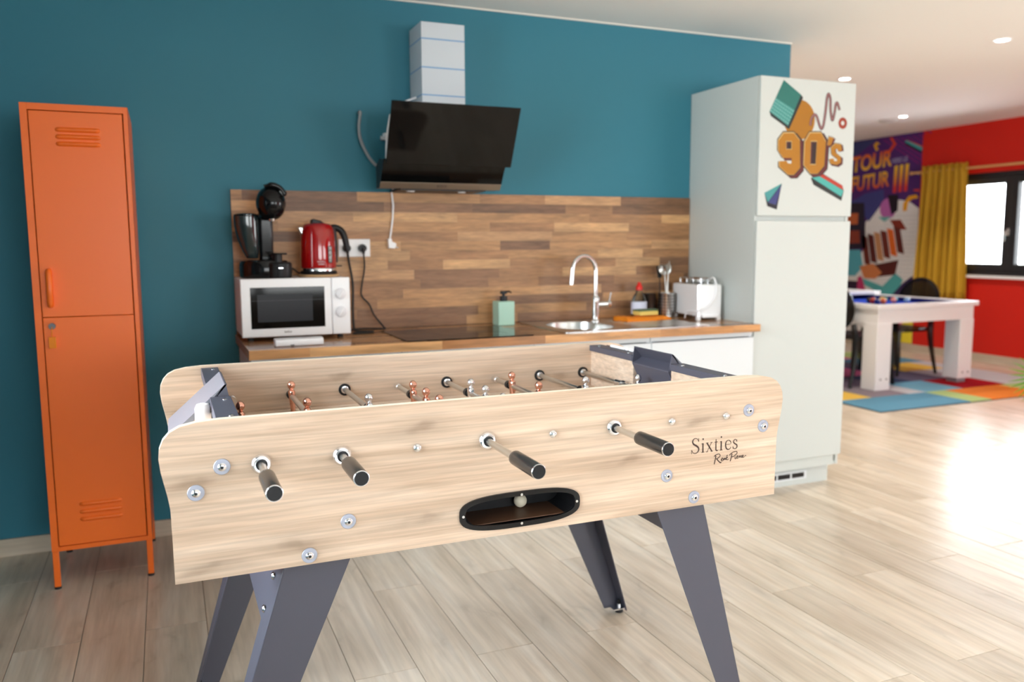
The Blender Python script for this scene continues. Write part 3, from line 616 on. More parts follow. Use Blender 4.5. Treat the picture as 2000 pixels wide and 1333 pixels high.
solo('appliance_lead', MB().tube(smooth_line([(.50, -.06, mt + .02), (.535, -.05, mt + .035), (.57, -.045, mt + .012), (.62, -.045, mt + .006), (.7, -.05, mt + .03), (.718, -.06, mt + .012), (.73, -.06, mt + .006)], 5), .0042, 8), M['rubber'], 'short black appliance lead lying between coffee machine and kettle', 'cord', (.55, -.05, mt))
# slim white box
bxm = MB().prism([(-.55, Z), (-.553, Z + .006), (-.55, Z + .026), (-.54, Z + .03), (-.5, Z + .03), (-.492, Z + .026), (-.492, Z)], 'x', .392, .583)
wb_ = thing('slim_box', 'slim white box lying in front of the microwave', 'box', (.49, -.52, Z))
part('shell', bxm, M['white'], wb_, bev=.003)
part('notch', MB().box(.45, .465, -.5545, -.551, Z + .003, Z + .006), M['blackm'], wb_)
# hob
hb = thing('induction_hob', 'black glass hob set into the worktop', 'hob', (1.21, -.39, Z))
part('glass_plate', MB().box(.917, 1.497, -.612, -.165, Z, Z + .004), M['glass_black'], hb, bev=.0015)
zr = mat('grey_zone_print', S(70, 70, 72), .2)
for (x, y, r) in ((1.06, -.28, .075), (1.06, -.49, .09), (1.34, -.28, .09), (1.34, -.49, .075)):
    part('zone_ring', MB().prism(circ(x, y, r, 40), 'z', Z + .0041, Z + .0043, holes=[circ(x, y, r - .0015, 40)]), zr, hb, smooth=False)
# soap dispenser
sd = thing('soap_dispenser', 'square mint green soap dispenser with black pump behind the hob', 'dispenser', (1.553, -.12, Z))
part('bottle', MB().box(1.51, 1.596, -.163, -.077, Z, 1.021), mat('mint_ceramic', S(172, 212, 193), .35), sd, bev=.004)
pm = MB().cyl((1.553, -.12, 1.021), (1.553, -.12, 1.045), .019, 20).cyl((1.553, -.12, 1.045), (1.553, -.12, 1.06), .008, 12).lathe((1.553, -.12, 1.056), [(.017, 0), (.018, .004), (.016, .015)], 18).tube([(1.56, -.12, 1.066), (1.585, -.122, 1.068), (1.594, -.123, 1.06)], [.006, .0045, .004], 8)
part('pump', pm, M['blackm'], sd, 'black pump head')
# sink
sk = thing('sink', 'stainless steel inset sink with a bowl and drainer', 'sink', (2.08, -.33, Z))
def rrect(x0, x1, y0, y1, r, n=8):
    out = []
    for (cx_, cy_, a0) in ((x1 - r, y1 - r, 0), (x0 + r, y1 - r, PI / 2), (x0 + r, y0 + r, PI), (x1 - r, y0 + r, 3 * PI / 2)):
        for i in range(n + 1): a = a0 + PI / 2 * i / n; out.append((cx_ + r * math.cos(a), cy_ + r * math.sin(a)))
    return out
bo = rrect(BX0 + .006, BX1 - .006, BY0 + .006, BY1 - .006, .13)
part('deck', MB().prism(rrect(1.665, 2.46, -.598, -.05, .02), 'z', Z, Z + .0035, 0, 0, [bo]), M['steel'], sk, bev=.001)
bw = MB(); lv = [(0, 1.0, .0035), (.0, .985, -.01), (0, .93, -.09), (0, .85, -.13), (0, .6, -.145), (0, .15, -.15)]; nb_ = len(bo); bcx, bcy = (BX0 + BX1) / 2, (BY0 + BY1) / 2; vs = []; fs = []
for (_, k, dz) in lv: vs += [(bcx + (x - bcx) * k, bcy + (y - bcy) * k, Z + dz) for x, y in bo]
for i in range(len(lv) - 1):
    for k in range(nb_): fs.append((i * nb_ + k, i * nb_ + (k + 1) % nb_, (i + 1) * nb_ + (k + 1) % nb_, (i + 1) * nb_ + k))
fs.append(tuple((len(lv) - 1) * nb_ + k for k in range(nb_)))
part('bowl', bw.add(vs, fs), M['steel'], sk)
for i in range(6): part('drainer_rib', MB().box(2.1, 2.43, -.5 + .06 * i, -.485 + .06 * i, Z + .003, Z + .005), M['steel'], sk, bev=.001)
# faucet
fcx, fcy = 1.975, -.29; fz = Z + .0035
# the tap stands on the deck's rim beside the bowl
fcx = 2.03; fcy = -.2
ft = thing('tap', 'tall chrome kitchen tap with a curved swan neck over the sink', 'tap', (fcx, fcy, fz))
part('body', MB().lathe((fcx, fcy, fz), [(.026, 0), (.026, .006), (.021, .012), (.019, .1), (.021, .125), (.014, .135)], 24), M['tap'], ft)
ar = [(fcx, fcy, fz + .1), (fcx, fcy, fz + .26)] + [(fcx - .072 + .072 * math.cos(a), fcy - .02 * (1 - math.cos(a)) / 2, fz + .262 + .075 * math.sin(a)) for a in [PI * i / 14 for i in range(15)]] + [(fcx - .147, fcy - .02, fz + .225)]
part('swan_neck', MB().tube(ar, .0115, 14).cyl((fcx - .147, fcy - .02, fz + .228), (fcx - .15, fcy - .02, fz + .195), .0125, 16), M['tap'], ft)
part('lever', MB().cyl((fcx + .015, fcy, fz + .09), (fcx + .07, fcy, fz + .09), .014, 16).lathe((0, 0, 0), [(.014, 0), (.017, .004), (.016, .02), (.008, .026)], 16, 0, T=Matrix.Translation((fcx + .066, fcy, fz + .09)) @ Matrix.Rotation(PI / 2, 4, 'Y')).tube([(fcx + .08, fcy, fz + .1), (fcx + .086, fcy, fz + .13), (fcx + .09, fcy, fz + .148)], [.004, .0045, .005], 8), M['tap'], ft)
# washing-up things
dt = thing('detergent_bottle', 'clear washing up liquid bottle with red cap behind the sponge', 'bottle', (2.345, -.11, Z + .004))
bz = Z + .0055
part('bottle', MB().lathe((2.345, -.11, bz), [(.038, 0), (.044, .006), (.046, .04), (.045, .085), (.036, .115), (.02, .135), (.015, .15)], 28, 0, 1, .6), pane_mat('clear_plastic', (.86, .88, .82, 1), .1, .08), dt)
part('label', MB().lathe((2.345, -.11, bz + .02), [(.0465, 0), (.0475, .03), (.0465, .066)], 28, 0, 1.0, .62), mat('label_print', S(214, 220, 240), .4), dt, 'pale paper label')
part('cap', MB().lathe((2.345, -.11, bz + .148), [(.018, 0), (.018, .018), (.012, .026), (.008, .04), (.006, .043)], 20), mat('red_cap', S(220, 34, 26), .35), dt, 'red push cap')
part('liquid', MB().lathe((2.345, -.11, bz + .003), [(.036, 0), (.0415, .006), (.043, .04), (.042, .075)], 24, 0, 1, .56), pane_mat('pale_liquid', (.8, .84, .78, 1), .05, .1), dt)
oc = mat('orange_cloth', S(255, 146, 22), .7, bump=.3, bscale=90)
cg = MB(); nx, ny_ = 16, 8; vs = []; fs = []; rr_ = random.Random(3)
for i in range(nx + 1):
    for j in range(ny_ + 1):
        u, v = i / nx, j / ny_; x = 2.15 + .30 * u + .012 * math.sin(v * 7); y = -.32 + .16 * v + .10 * u * .5 + .012 * math.sin(u * 9)
        e = min(u, 1 - u, v, 1 - v); z = Z + .006 + min(.012, e * .12) + .006 * math.sin(u * 11 + v * 6) ** 2 + (.02 * max(0, 1 - u * 6)) * math.sin(v * PI)
        vs.append((x, y, z))
b0 = len(vs)
vs += [(x, y, Z + .0045) for (x, y, z) in vs]
for i in range(nx):
    for j in range(ny_): a = i * (ny_ + 1) + j; fs += [(a, a + ny_ + 1, a + ny_ + 2, a + 1), (b0 + a, b0 + a + 1, b0 + a + ny_ + 2, b0 + a + ny_ + 1)]
for i in range(nx):
    for j in (0, ny_): a = i * (ny_ + 1) + j; fs.append((a, a + ny_ + 1, b0 + a + ny_ + 1, b0 + a))
for j in range(ny_):
    for i in (0, nx): a = i * (ny_ + 1) + j; fs.append((a, a + 1, b0 + a + 1, b0 + a))
solo('dish_cloth', cg.add(vs, fs), oc, 'crumpled orange dish cloth under the yellow sponge', 'cloth', (2.28, -.22, Z + .0045))
sp = thing('sponge', 'yellow sponge with green scourer on the orange cloth', 'sponge', (2.33, -.2, Z + .026), rz=.1)
part('foam', MB().box(-.06, .06, -.035, .035, 0, .024), mat('yellow_foam', S(236, 214, 120), .9, bump=.5, bscale=300), sp, bev=.005)
part('scourer', MB().box(-.06, .06, -.035, .035, .0243, .031), mat('green_scourer', S(96, 120, 92), .9, bump=.5, bscale=400), sp, bev=.003)
# cutlery cups, utensils
def cup(name, lab, x, y, r, h, per):
    t = thing(name, lab, 'cup', (x, y, Z), group='steel utensil cups')
    part('cup', MB().lathe((x, y, Z + .004), [(r, 0), (r, h), (r + .0015, h + .002), (r - .001, h + .002), (r - .002, h - .001), (r - .002, .004)], 32), M['steel'] if per else mat('dark_steel', S(96, 88, 84), .3, 1), t)
    if per:
        dm_ = MB()
        for a_ in range(16):
            for k in range(7):
                a = 2 * PI * a_ / 16; zz = Z + .02 + k * (h - .03) / 6; c_, s_ = math.cos(a), math.sin(a)
                dm_.cyl((x + (r - .0005) * c_, y + (r - .0005) * s_, zz), (x + (r + .0006) * c_, y + (r + .0006) * s_, zz), .0042, 8)
        part('perforation', dm_, M['blackm'], t, kind='stuff')
    return t
cup('utensil_cup', 'perforated steel cup of utensils beside the toaster', 2.522, -.105, .045, .128, True)
cup('utensil_cup', 'plain dark steel cup beside the perforated one', 2.438, -.065, .036, .125, False)
def utensil(name, lab, bx_, top, kind):
    v0 = Vector(bx_); v1 = Vector(top); t = thing(name, lab, 'utensil', bx_, group='kitchen utensils in the steel cup')
    hdl = M['steel'] if kind != 'black' else M['blackm']
    part('shaft', MB().tube([v0, v0.lerp(v1, .5) + Vector((.002, 0, 0)), v1], [.0035, .003, .003], 8), hdl, t)
    d = (v1 - v0).normalized(); T = Matrix.Translation(v1 + d * .02) @ d.to_track_quat('Z', 'Y').to_matrix().to_4x4()
    if kind == 'ladle': part('bowl', MB().lathe((0, 0, 0), [(.004, -.02), (.022, -.012), (.031, .004), (.033, .012), (.031, .012), (.02, -.008), (.004, -.014)], 22, 0, T=T @ Matrix.Rotation(1.9, 4, 'X')), M['steel'], t)
    elif kind == 'spoon': part('bowl', MB().ball((0, 0, .008), .019, .006, .03, 16, T=T), M['steel'], t)
    else: part('blade', MB().prism([(-.014, -.02), (.014, -.02), (.022, .045), (-.022, .045)], 'y', -.0015, .0015, T=T @ Matrix.Rotation(.5, 4, 'Z')), M['blackm'], t, bev=.001)
utensil('ladle', 'steel ladle tipped sideways in the perforated cup', (2.515, -.125, Z + .008), (2.49, -.13, Z + .245), 'ladle')
utensil('serving_spoon', 'steel serving spoon standing upright in the perforated cup', (2.52, -.09, Z + .008), (2.535, -.1, Z + .25), 'spoon')
utensil('spatula', 'black spatula standing in the perforated cup', (2.492, -.09, Z + .008), (2.498, -.07, Z + .215), 'black')
utensil('slotted_spoon', 'small steel spoon leaning towards the fridge cabinet in the perforated cup', (2.54, -.085, Z + .008), (2.565, -.05, Z + .235), 'spoon')
# toaster (built along its own axes)
ts = thing('toaster', 'white two-slot toaster with wire rack beside the fridge cabinet', 'toaster', (2.552, -.35, Z), rz=-.1)
part('shell', MB().box(0, .142, 0, .275, .022, .186), M['white'], ts, bev=.008, seg=3)
part('top_plate', MB().box(.012, .13, .012, .263, .1855, .189), M['steel'], ts, bev=.001)
for x in (.042, .088): part('slot', MB().box(x, x + .02, .04, .24, .1885, .1905), M['blackm'], ts)
part('chrome_corner', MB().box(-.002, .014, -.0022, .0, .02, .188), M['chrome'], ts, bev=.001)
part('crumb_tray', MB().box(.03, .125, -.006, .02, .014, .03), M['white'], ts, bev=.003)
for x in (.012, .13):
    for y in (.012, .262): part('foot', MB().box(x - .01, x + .01, y - .01, y + .01, 0, .023), M['white'], ts, bev=.002)
rk = MB()
for x in (.035, .075, .115): rk.tube([(x, .03, .19), (x, .03, .215), (x, .25, .215), (x, .25, .19)], .0025, 6)
for y in (.03, .25): rk.tube([(.035, y, .215), (.115, y, .215)], .0025, 6)
part('warming_rack', rk, M['chrome'], ts)
part('lead', MB().tube(smooth_line([(.09, .06, .2), (.1, .02, .222), (.105, -.004, .19), (.1, -.008, .13), (.06, -.008, .075), (.0, -.01, .05), (-.02, .03, .05), (-.03, .06, .04), (-.028, .08, .012), (-.015, .1, .006)], 5), .0038, 8), M['white'], ts, 'white mains lead draped over the front')
part('plug', MB().ball((.07, .09, .205), .024, .016, .014, 12), M['white'], ts)

# ------------------------------------------------------------ table football
TY0, TY1 = -2.222, -1.41; TZ0, TZ1 = .636, .9637; TC = .7335  # first-estimate table coordinates, scaled down about the camera position and baked in
ft_ = thing('football_table', 'light oak table football table on dark grey metal legs', 'football table', (TC, (TY0 + TY1) / 2, 0))
half = [(-.013, TZ0), (-.0135, .72), (-.0145, .79), (-.018, .815), (-.0285, .868), (-.031, .893), (-.029, .913), (-.0215, .931), (-.009, .945), (.01, .955), (.04, .961), (.085, TZ1)]
poly = half + [(2 * TC - x, z) for x, z in half[::-1]]
def oval(cx_, cz_, a, b, n=48, e=2.5):
    out = []
    for i in range(n):
        t = 2 * PI * i / n; c_, s_ = math.cos(t), math.sin(t); out.append((cx_ + a * math.copysign(abs(c_) ** (2 / e), c_), cz_ + b * math.copysign(abs(s_) ** (2 / e), s_)))
    return out
OX, OZ = .738, .6945
fp = part('side_panel', MB().prism(poly, 'y', TY0, TY0 + .019, 0, 1, [oval(OX, OZ, .147, .038, e=3.1)]), [M['oak'], M['oak_edge']], ft_, 'front side panel with the printed name', bev=.0012, smooth=False)
part('side_panel', MB().prism(poly, 'y', TY1 - .019, TY1, 0, 1), [M['oak'], M['oak_edge']], ft_, bev=.0012, smooth=False)
# lettering on the front panel
k_ = .0393; yl = TY0 - .0007; tx = MB()
def serif_word():
    x = 1.2105; z = .7745
    R_ = lambda pts, w: tx.ribbon(smooth_line(pts, 4) if len(pts) > 2 else pts, w, yl, 0, (x, z), k_)
    def R_(pts, w, sm=True):
        if len(pts) > 2 and sm:
            q = smooth_line(pts, 4)
            if isinstance(w, (list, tuple)): w = [w[min(int(i / 4), len(w) - 1)] + (w[min(int(i / 4) + 1, len(w) - 1)] - w[min(int(i / 4), len(w) - 1)]) * ((i % 4) / 4) for i in range(len(q))]
            tx.ribbon(q, w, yl, 0, (x, z), k_)
        else: tx.ribbon(pts, w, yl, 0, (x, z), k_)
    R_([(.55, .76), (.47, .93), (.31, 1.0), (.15, .94), (.09, .78), (.18, .62), (.38, .5), (.54, .36), (.57, .2), (.47, .06), (.31, 0), (.15, .05), (.04, .22)], [.03, .04, .045, .06, .09, .11, .12, .11, .09, .06, .045, .04, .03])
    R_([(.555, .74), (.56, 1.0)], .035); R_([(.035, -.02), (.03, .26)], .035); x += .80 * k_
    def ii():
        R_([(.1, 0), (.1, .62)], .095); R_([(-.02, .015), (.22, .015)], .035); R_([(-.01, .575), (.1, .61)], .04); R_([(.1, .84), (.1, .95)], .1)
    ii(); x += .36 * k_
    R_([(.04, .62), (.46, 0)], .09); R_([(.42, .62), (.05, 0)], .035); R_([(-.03, .61), (.16, .61)], .03); R_([(.32, .61), (.5, .61)], .03); R_([(-.03, .012), (.15, .012)], .03); R_([(.34, .012), (.54, .012)], .03); x += .66 * k_
    R_([(.1, .8), (.1, .2), (.12, .06), (.2, .01), (.29, .05)], [.05, .09, .09, .06, .03]); R_([(-.03, .6), (.26, .6)], .04); x += .42 * k_
    ii(); x += .40 * k_
    R_([(.06, .36), (.46, .37), (.42, .55), (.26, .63), (.1, .54), (.05, .33), (.12, .09), (.28, .0), (.44, .07), (.48, .16)], [.035, .035, .06, .04, .07, .095, .09, .06, .04, .03]); x += .62 * k_
    R_([(.33, .46), (.28, .59), (.18, .63), (.08, .55), (.08, .43), (.2, .33), (.33, .25), (.36, .12), (.28, .02), (.16, .0), (.06, .06), (.03, .18)], [.03, .04, .05, .06, .085, .09, .09, .085, .06, .05, .04, .03]); R_([(.335, .45), (.335, .62)], .03); R_([(.03, 0), (.025, .18)], .03)
serif_word()
part('lettering', tx, M['ink'], fp, 'printed word', smooth=False)
sg = MB(); kx_ = .0118
def scr(pts, w=.2): sg.ribbon(smooth_line(pts, 5), w, yl, 0, (1.282, .7445), kx_)
scr([(.4, 1.5), (.25, .6), (.0, -.4)], .22); scr([(-.1, 1.35), (.5, 1.7), (1.3, 1.75), (1.5, 1.3), (.9, .85), (.5, .75)], .17); scr([(.6, .75), (1.1, .2), (1.6, -.2), (1.9, -.1)], .24)
scr([(1.75, .35), (2.2, .55), (2.15, .8), (1.85, .6), (1.9, .2), (2.3, .2), (2.55, .7), (2.6, .25), (2.85, .75), (3.0, .3), (3.2, .55), (3.5, .75), (3.35, .9), (3.15, .5), (3.4, .25), (3.8, .35)], .15); scr([(3.2, 1.05), (3.55, 1.3)], .18)
scr([(4.7, 1.5), (4.5, .6), (4.25, -.2)], .22); scr([(4.0, 1.2), (4.8, 1.75), (5.9, 1.85), (6.0, 1.4), (5.2, .85), (4.6, .75)], .17)
scr([(5.6, .75), (5.5, .3), (5.8, .25), (6.1, .6), (6.35, .8), (6.1, .85), (6.0, .45), (6.3, .25), (6.6, .7), (6.85, .75), (6.8, .35), (7.1, .75), (7.3, .72), (7.25, .35), (7.5, .45), (7.8, .75), (7.6, .85), (7.5, .45), (7.8, .3), (8.1, .5)], .15); scr([(8.15, .65), (8.35, .68), (8.55, .66)], .16); scr([(5.7, 1.15), (5.78, 1.25)], .16)
part('lettering', sg, M['ink'], fp, 'handwritten signature print', smooth=False)
# ends, cap rails, goals
for side in (-1, 1):
    X = lambda u: TC + side * u            # u measured outward from the middle
    def bx2(mb, u0, u1, *r, m=0): return mb.box(min(X(u0), X(u1)), max(X(u0), X(u1)), *r, m)
    e = MB(); ym = (TY0 + TY1) / 2; gw = .106
    bx2(e, .613, .635, TY0 + .019, ym - gw, TZ0, .953); bx2(e, .613, .635, ym + gw, TY1 - .019, TZ0, .953); bx2(e, .613, .635, ym - gw, ym + gw, TZ0, .80)
    part('end_board', e, M['oak'], ft_, bev=.001)
    for (a, b) in ((TY0 + .019, ym - gw - .002), (ym + gw + .002, TY1 - .019)):
        cp = MB(); bx2(cp, .608, .652, a, b, .9535, .9575); bx2(cp, .607, .6105, a, b, .938, .9575); bx2(cp, .650, .6535, a, b, .93, .9575)
        cr = part('cap_rail', cp, M['anthracite'], ft_, bev=.0012)
        for q in (.15, .85):
            yy = a + (b - a) * q; part('rail_screw', MB().lathe((X(.622), yy, .9575), [(.006, 0), (.006, .0012), (.003, .0026)], 12), M['chrome'], cr)
    # goal hood: cheeks, ridge plate, ledge, mouth and outer chute
    def sx(poly_): return [(X(u), z) for u, z in poly_]
    gh = MB().prism(sx([(.607, .94), (.616, .984), (.62, .984), (.66, .925), (.66, .86), (.645, .86), (.612, .93)]), 'y', ym - gw, ym - gw + .004)
    gh.prism(sx([(.607, .94), (.616, .984), (.62, .984), (.66, .925), (.66, .86), (.645, .86), (.612, .93)]), 'y', ym + gw - .004, ym + gw)
    gh.prism(sx([(.614, .984), (.618, .9855), (.645, .955), (.642, .951)]), 'y', ym - gw, ym + gw)
    gh.prism(sx([(.642, .951), (.646, .954), (.625, .942), (.607, .935), (.607, .931), (.625, .938)]), 'y', ym - gw + .004, ym + gw - .004)
    gh.prism(sx([(.607, .931), (.612, .933), (.634, .885), (.632, .80), (.628, .80), (.630, .885)]), 'y', ym - gw + .004, ym + gw - .004)
    part('goal_hood', gh, M['anthracite'], ft_)
    part('goal_chute', MB().prism(sx([(.616, .985), (.62, .984), (.745, .872), (.747, .855), (.735, .856)]), 'y', ym - gw, ym + gw), mat('pale_grey_coat', S(136, 138, 146), .35), ft_, 'sloping goal chute')
    part('goal_mouth', MB().prism(sx([(.612, .80), (.6265, .80), (.6265, .86), (.612, .86)]), 'y', ym - .055, ym + .055), M['blackm'], ft_)
    xo = lambda z: X(.7205 - .297 * z - .005); vs = []
    for z, e in ((.475, .04), (.632, .03)):
        for y in (TY0 + e, TY1 - e):
            vs += [(xo(z), y, z), (xo(z) - side * .0025, y, z)]
    part('cross_plate', MB().add(vs, [(0, 1, 3, 2), (4, 6, 7, 5), (0, 2, 6, 4), (1, 5, 7, 3), (0, 4, 5, 1), (2, 3, 7, 6)]), M['anthracite'], ft_)
    # two legs at this end: a folded plate with an outer flange
    for s2, yt in ((-1, TY0 + .0195), (1, TY1 - .0195)):
        def lp_(u_of, z): return u_of(z)
        outer = lambda z: .7205 - .297 * z; inner = lambda z: .6555 - .42 * z
        yy = lambda z: yt - s2 * .04 * (1 - z / .636) * (1 if s2 < 0 else 1)
        zs_ = (.012, .3, .636); lm = MB(); th = .004
        vs = []
        for z in zs_:
            for (u, dy) in ((outer(z), 0), (inner(z), 0), (inner(z), -s2 * th), (outer(z), -s2 * th)): vs.append((X(u), yy(z) + dy, z))
        fs = [(0, 1, 2, 3), (8, 11, 10, 9)] + [(4 * i + k, 4 * i + (k + 1) % 4, 4 * i + 4 + (k + 1) % 4, 4 * i + 4 + k) for i in range(2) for k in range(4)]
        lm.add(vs, fs)
        vs = []
        for z in (.012, .40, .50, .60, .636):
            w = .05 + .035 * min(1, z / .5) + (.0 if z < .5 else (z - .5) * .5)
            for (u, dy) in ((outer(z) + .0, 0), (outer(z) - th, 0), (outer(z) - th, -s2 * w), (outer(z), -s2 * w)): vs.append((X(u), yy(z) + dy, z))
        fs = [(0, 1, 2, 3), (16, 19, 18, 17)] + [(4 * i + k, 4 * i + (k + 1) % 4, 4 * i + 4 + (k + 1) % 4, 4 * i + 4 + k) for i in range(4) for k in range(4)]
        lm.add(vs, fs)
        lg = part('leg', lm, M['anthracite'], ft_, bev=.0015)
        u0 = (outer(.0) + inner(.0)) / 2
        part('levelling_foot', MB().lathe((X(u0 + .012), yy(0) - s2 * .02, 0), [(.014, 0), (.015, .006), (.012, .013), (.005, .014), (.005, .045)], 16), M['rubber'], lg)
        part('foot_bracket', MB().box(min(X(outer(.02) - .004), X(outer(.02) - .05)), max(X(outer(.02) - .004), X(outer(.02) - .05)), min(yy(0) - s2 * .004, yy(0) - s2 * .045), max(yy(0) - s2 * .004, yy(0) - s2 * .045), .018, .022).cyl((X(u0 + .012), yy(0) - s2 * .02, .022), (X(u0 + .012), yy(0) - s2 * .02, .03), .008, 6), M['chrome'], lg)
        for z in (.513, .587):
            xx = X(outer(z) + .0012); ya = yy(z) - s2 * .068
            part('leg_bolt', MB().lathe((0, 0, 0), [(.009, 0), (.009, .002), (.006, .005)], 14, 0, T=Matrix.Translation((xx, ya, z)) @ Matrix.Rotation(side * PI / 2, 4, 'Y')), M['chrome'], lg)
part('playing_field', MB().box(.12, 2 * TC - .12, TY0 + .02, TY1 - .02, .772, .784).box(.12, 2 * TC - .12, TY1 - .05, TY1 - .02, .784, .818).box(.12, 2 * TC - .12, TY0 + .02, TY0 + .05, .784, .818), M['oak'], ft_, bev=.003)
part('table_base', MB().box(.115, 2 * TC - .115, TY0 + .16, TY1 - .02, .637, .65), M['oak'], ft_)
# score beads on one end rail, white stopper on the other
bt = part('score_rod', MB().cyl((1.392, TY1 - .05, .957), (1.392, TY1 - .30, .957), .002, 8), M['chrome'], ft_)
for i in range(10):
    yb_ = TY1 - .085 - .0125 * i - (.012 if i > 6 else 0) - (.012 if i > 7 else 0); part('score_bead', MB().ball((1.392, yb_, .957), .0072, n=10), M['white'], bt)
part('ball_stopper', MB().lathe((.062, -1.985, .915), [(.0165, 0), (.0175, .004), (.0172, .03), (.013, .039), (.005, .0415)], 22), M['white'], ft_, 'white rounded plastic stopper')
# ball tray
ov = oval(OX, OZ, .1525, .0425, e=3.0); ovi = oval(OX, OZ, .139, .0315, e=3.2)
tr = part('ball_tray', MB().prism(ov, 'y', TY0 - .006, TY0 - .0005, 0, 0, [ovi]), M['black'], ft_, 'glossy black oval ball tray rim', bev=.0022)
part('tray_liner', MB().prism(oval(OX, OZ, .1455, .0365, e=3.1), 'y', TY0 - .002, TY0 + .10, 0, 0, [oval(OX, OZ, .1425, .0338, e=3.1)]).box(OX - .15, OX + .15, TY0 + .10, TY0 + .103, OZ - .04, OZ + .04), M['blackm'], tr)
part('tray_floor', MB().prism([(OX - .13, OZ - .0285), (OX + .13, OZ - .0285), (OX + .13, OZ - .0265), (OX - .13, OZ - .0265)], 'y', TY0 + .004, TY0 + .0995), M['brown'], tr)
for (x, z) in ((OX - .144, OZ), (OX + .144, OZ), (OX, OZ + .0345), (OX, OZ - .0345)): part('tray_screw', MB().cyl((x, TY0 - .0068, z), (x, TY0 - .0055, z), .0032, 10), M['steel'], tr)
solo('ball', MB().ball((OX + .034, TY0 + .082, OZ - .0265 + .0163), .0162, n=20), M['ball'], 'pale cork ball lying inside the black oval tray', 'ball', (OX + .034, TY0 + .082, OZ - .0265))
# washers and screws
wm = MB().lathe((0, 0, 0), [(.0165, 0), (.0165, .0018), (.0155, .0026)], 26).lathe((0, 0, 0), [(.0085, .0024), (.0085, .005), (.006, .0078), (.0035, .0085)], 20, 1).lathe((0, 0, 0), [(.0034, .0084), (.0034, .0088)], 6, 2)
RF = Matrix.Rotation(PI / 2, 4, 'X')
wmesh = wm.mesh('washer_screw', [M['zinc'], M['chrome'], M['blackm']]); wmesh.transform(RF)
nut = MB().lathe((0, 0, 0), [(.0098, 0), (.0098, .003), (.0085, .006), (.004, .0085), (.0015, .009)], 18).mesh('rod_cap', M['chrome']); nut.transform(RF)
for x, z in ((.085, .867), (.034, .819), (.335, .719), (.251, .656), (1.387, .873), (1.435, .827), (1.138, .726), (1.2215, .66)):
    o = part('washer_screw', wmesh, None, fp); o.location = Vector((x, TY0, z)) - base(fp)
# rods, handles and players
RZ = .8645; rx = lambda i: .161 + .16475 * i
def player_mesh(m):
    b = MB()
    b.lathe((0, 0, 0), [(.003, .018), (.0055, .020), (.005, .023)], 12)
    b.ball((0, 0, .033), .0116, .0116, .0128, 16)
    b.lathe((0, 0, 0), [(.0105, -.024), (.0115, -.012), (.0135, .002), (.0145, .012), (.011, .018), (.004, .021)], 16, 0, .72, 1.15)
    for s_ in (-1, 1):
        b.tube([(0, s_ * .0135, .014), (.001, s_ * .0185, .0), (.002, s_ * .0165, -.014)], [.005, .0042, .0035], 8)
        b.tube([(0, s_ * .0055, -.02), (.0005, s_ * .0055, -.045), (0, s_ * .0052, -.064)], [.0072, .006, .005], 8)
    b.box(-.009, .011, -.0115, .0115, -.074, -.062)
    return b.mesh('player', m)
PM = {'copper': player_mesh(M['copper']), 'chrome': player_mesh(M['chrome'])}
bus = MB().lathe((0, 0, 0), [(.0205, 0), (.021, .002), (.0205, .005), (.0165, .009), (.0125, .0095)], 28).lathe((0, 0, 0), [(.0118, .0094), (.0118, .0112), (.0098, .0116)], 20, 1).mesh('bushing', [M['chrome'], M['blackm']]); bus.transform(RF)
bin_ = MB().lathe((0, 0, 0), [(.0185, 0), (.0185, .004), (.0155, .006)], 24, 1).lathe((0, 0, 0), [(.0118, .005), (.0118, .0072), (.0095, .0078)], 22).mesh('bushing', [M['chrome'], M['blackm']]); bin_.transform(RF)
hm_ = MB().lathe((0, 0, 0), [(.0125, 0), (.0155, .004), (.0158, .012), (.0158, .116), (.0152, .119)], 28).lathe((0, 0, 0), [(.0156, .1185), (.0156, .1205), (.0148, .1212)], 28, 1).lathe((0, 0, 0), [(.0146, .121), (.0140, .1222)], 28, 2).mesh('handle', [M['handle'], M['chrome'], M['blackm']]); hm_.transform(RF)
OURS = {0: (-2.441, [-1.746]), 1: (-2.410, [-1.478, -1.766]), 3: (-2.504, [-1.619, -1.748, -1.865, -1.985, -2.105]), 5: (-2.457, [-1.584, -1.784, -1.984])}
THEIRS = {2: (-1.20, [-1.772, -1.93, -2.085]), 4: (-1.17, [-1.658, -1.781, -1.916, -2.04, -2.15]), 6: (-1.22, [-1.761, -2.0]), 7: (-1.21, [-1.79])}
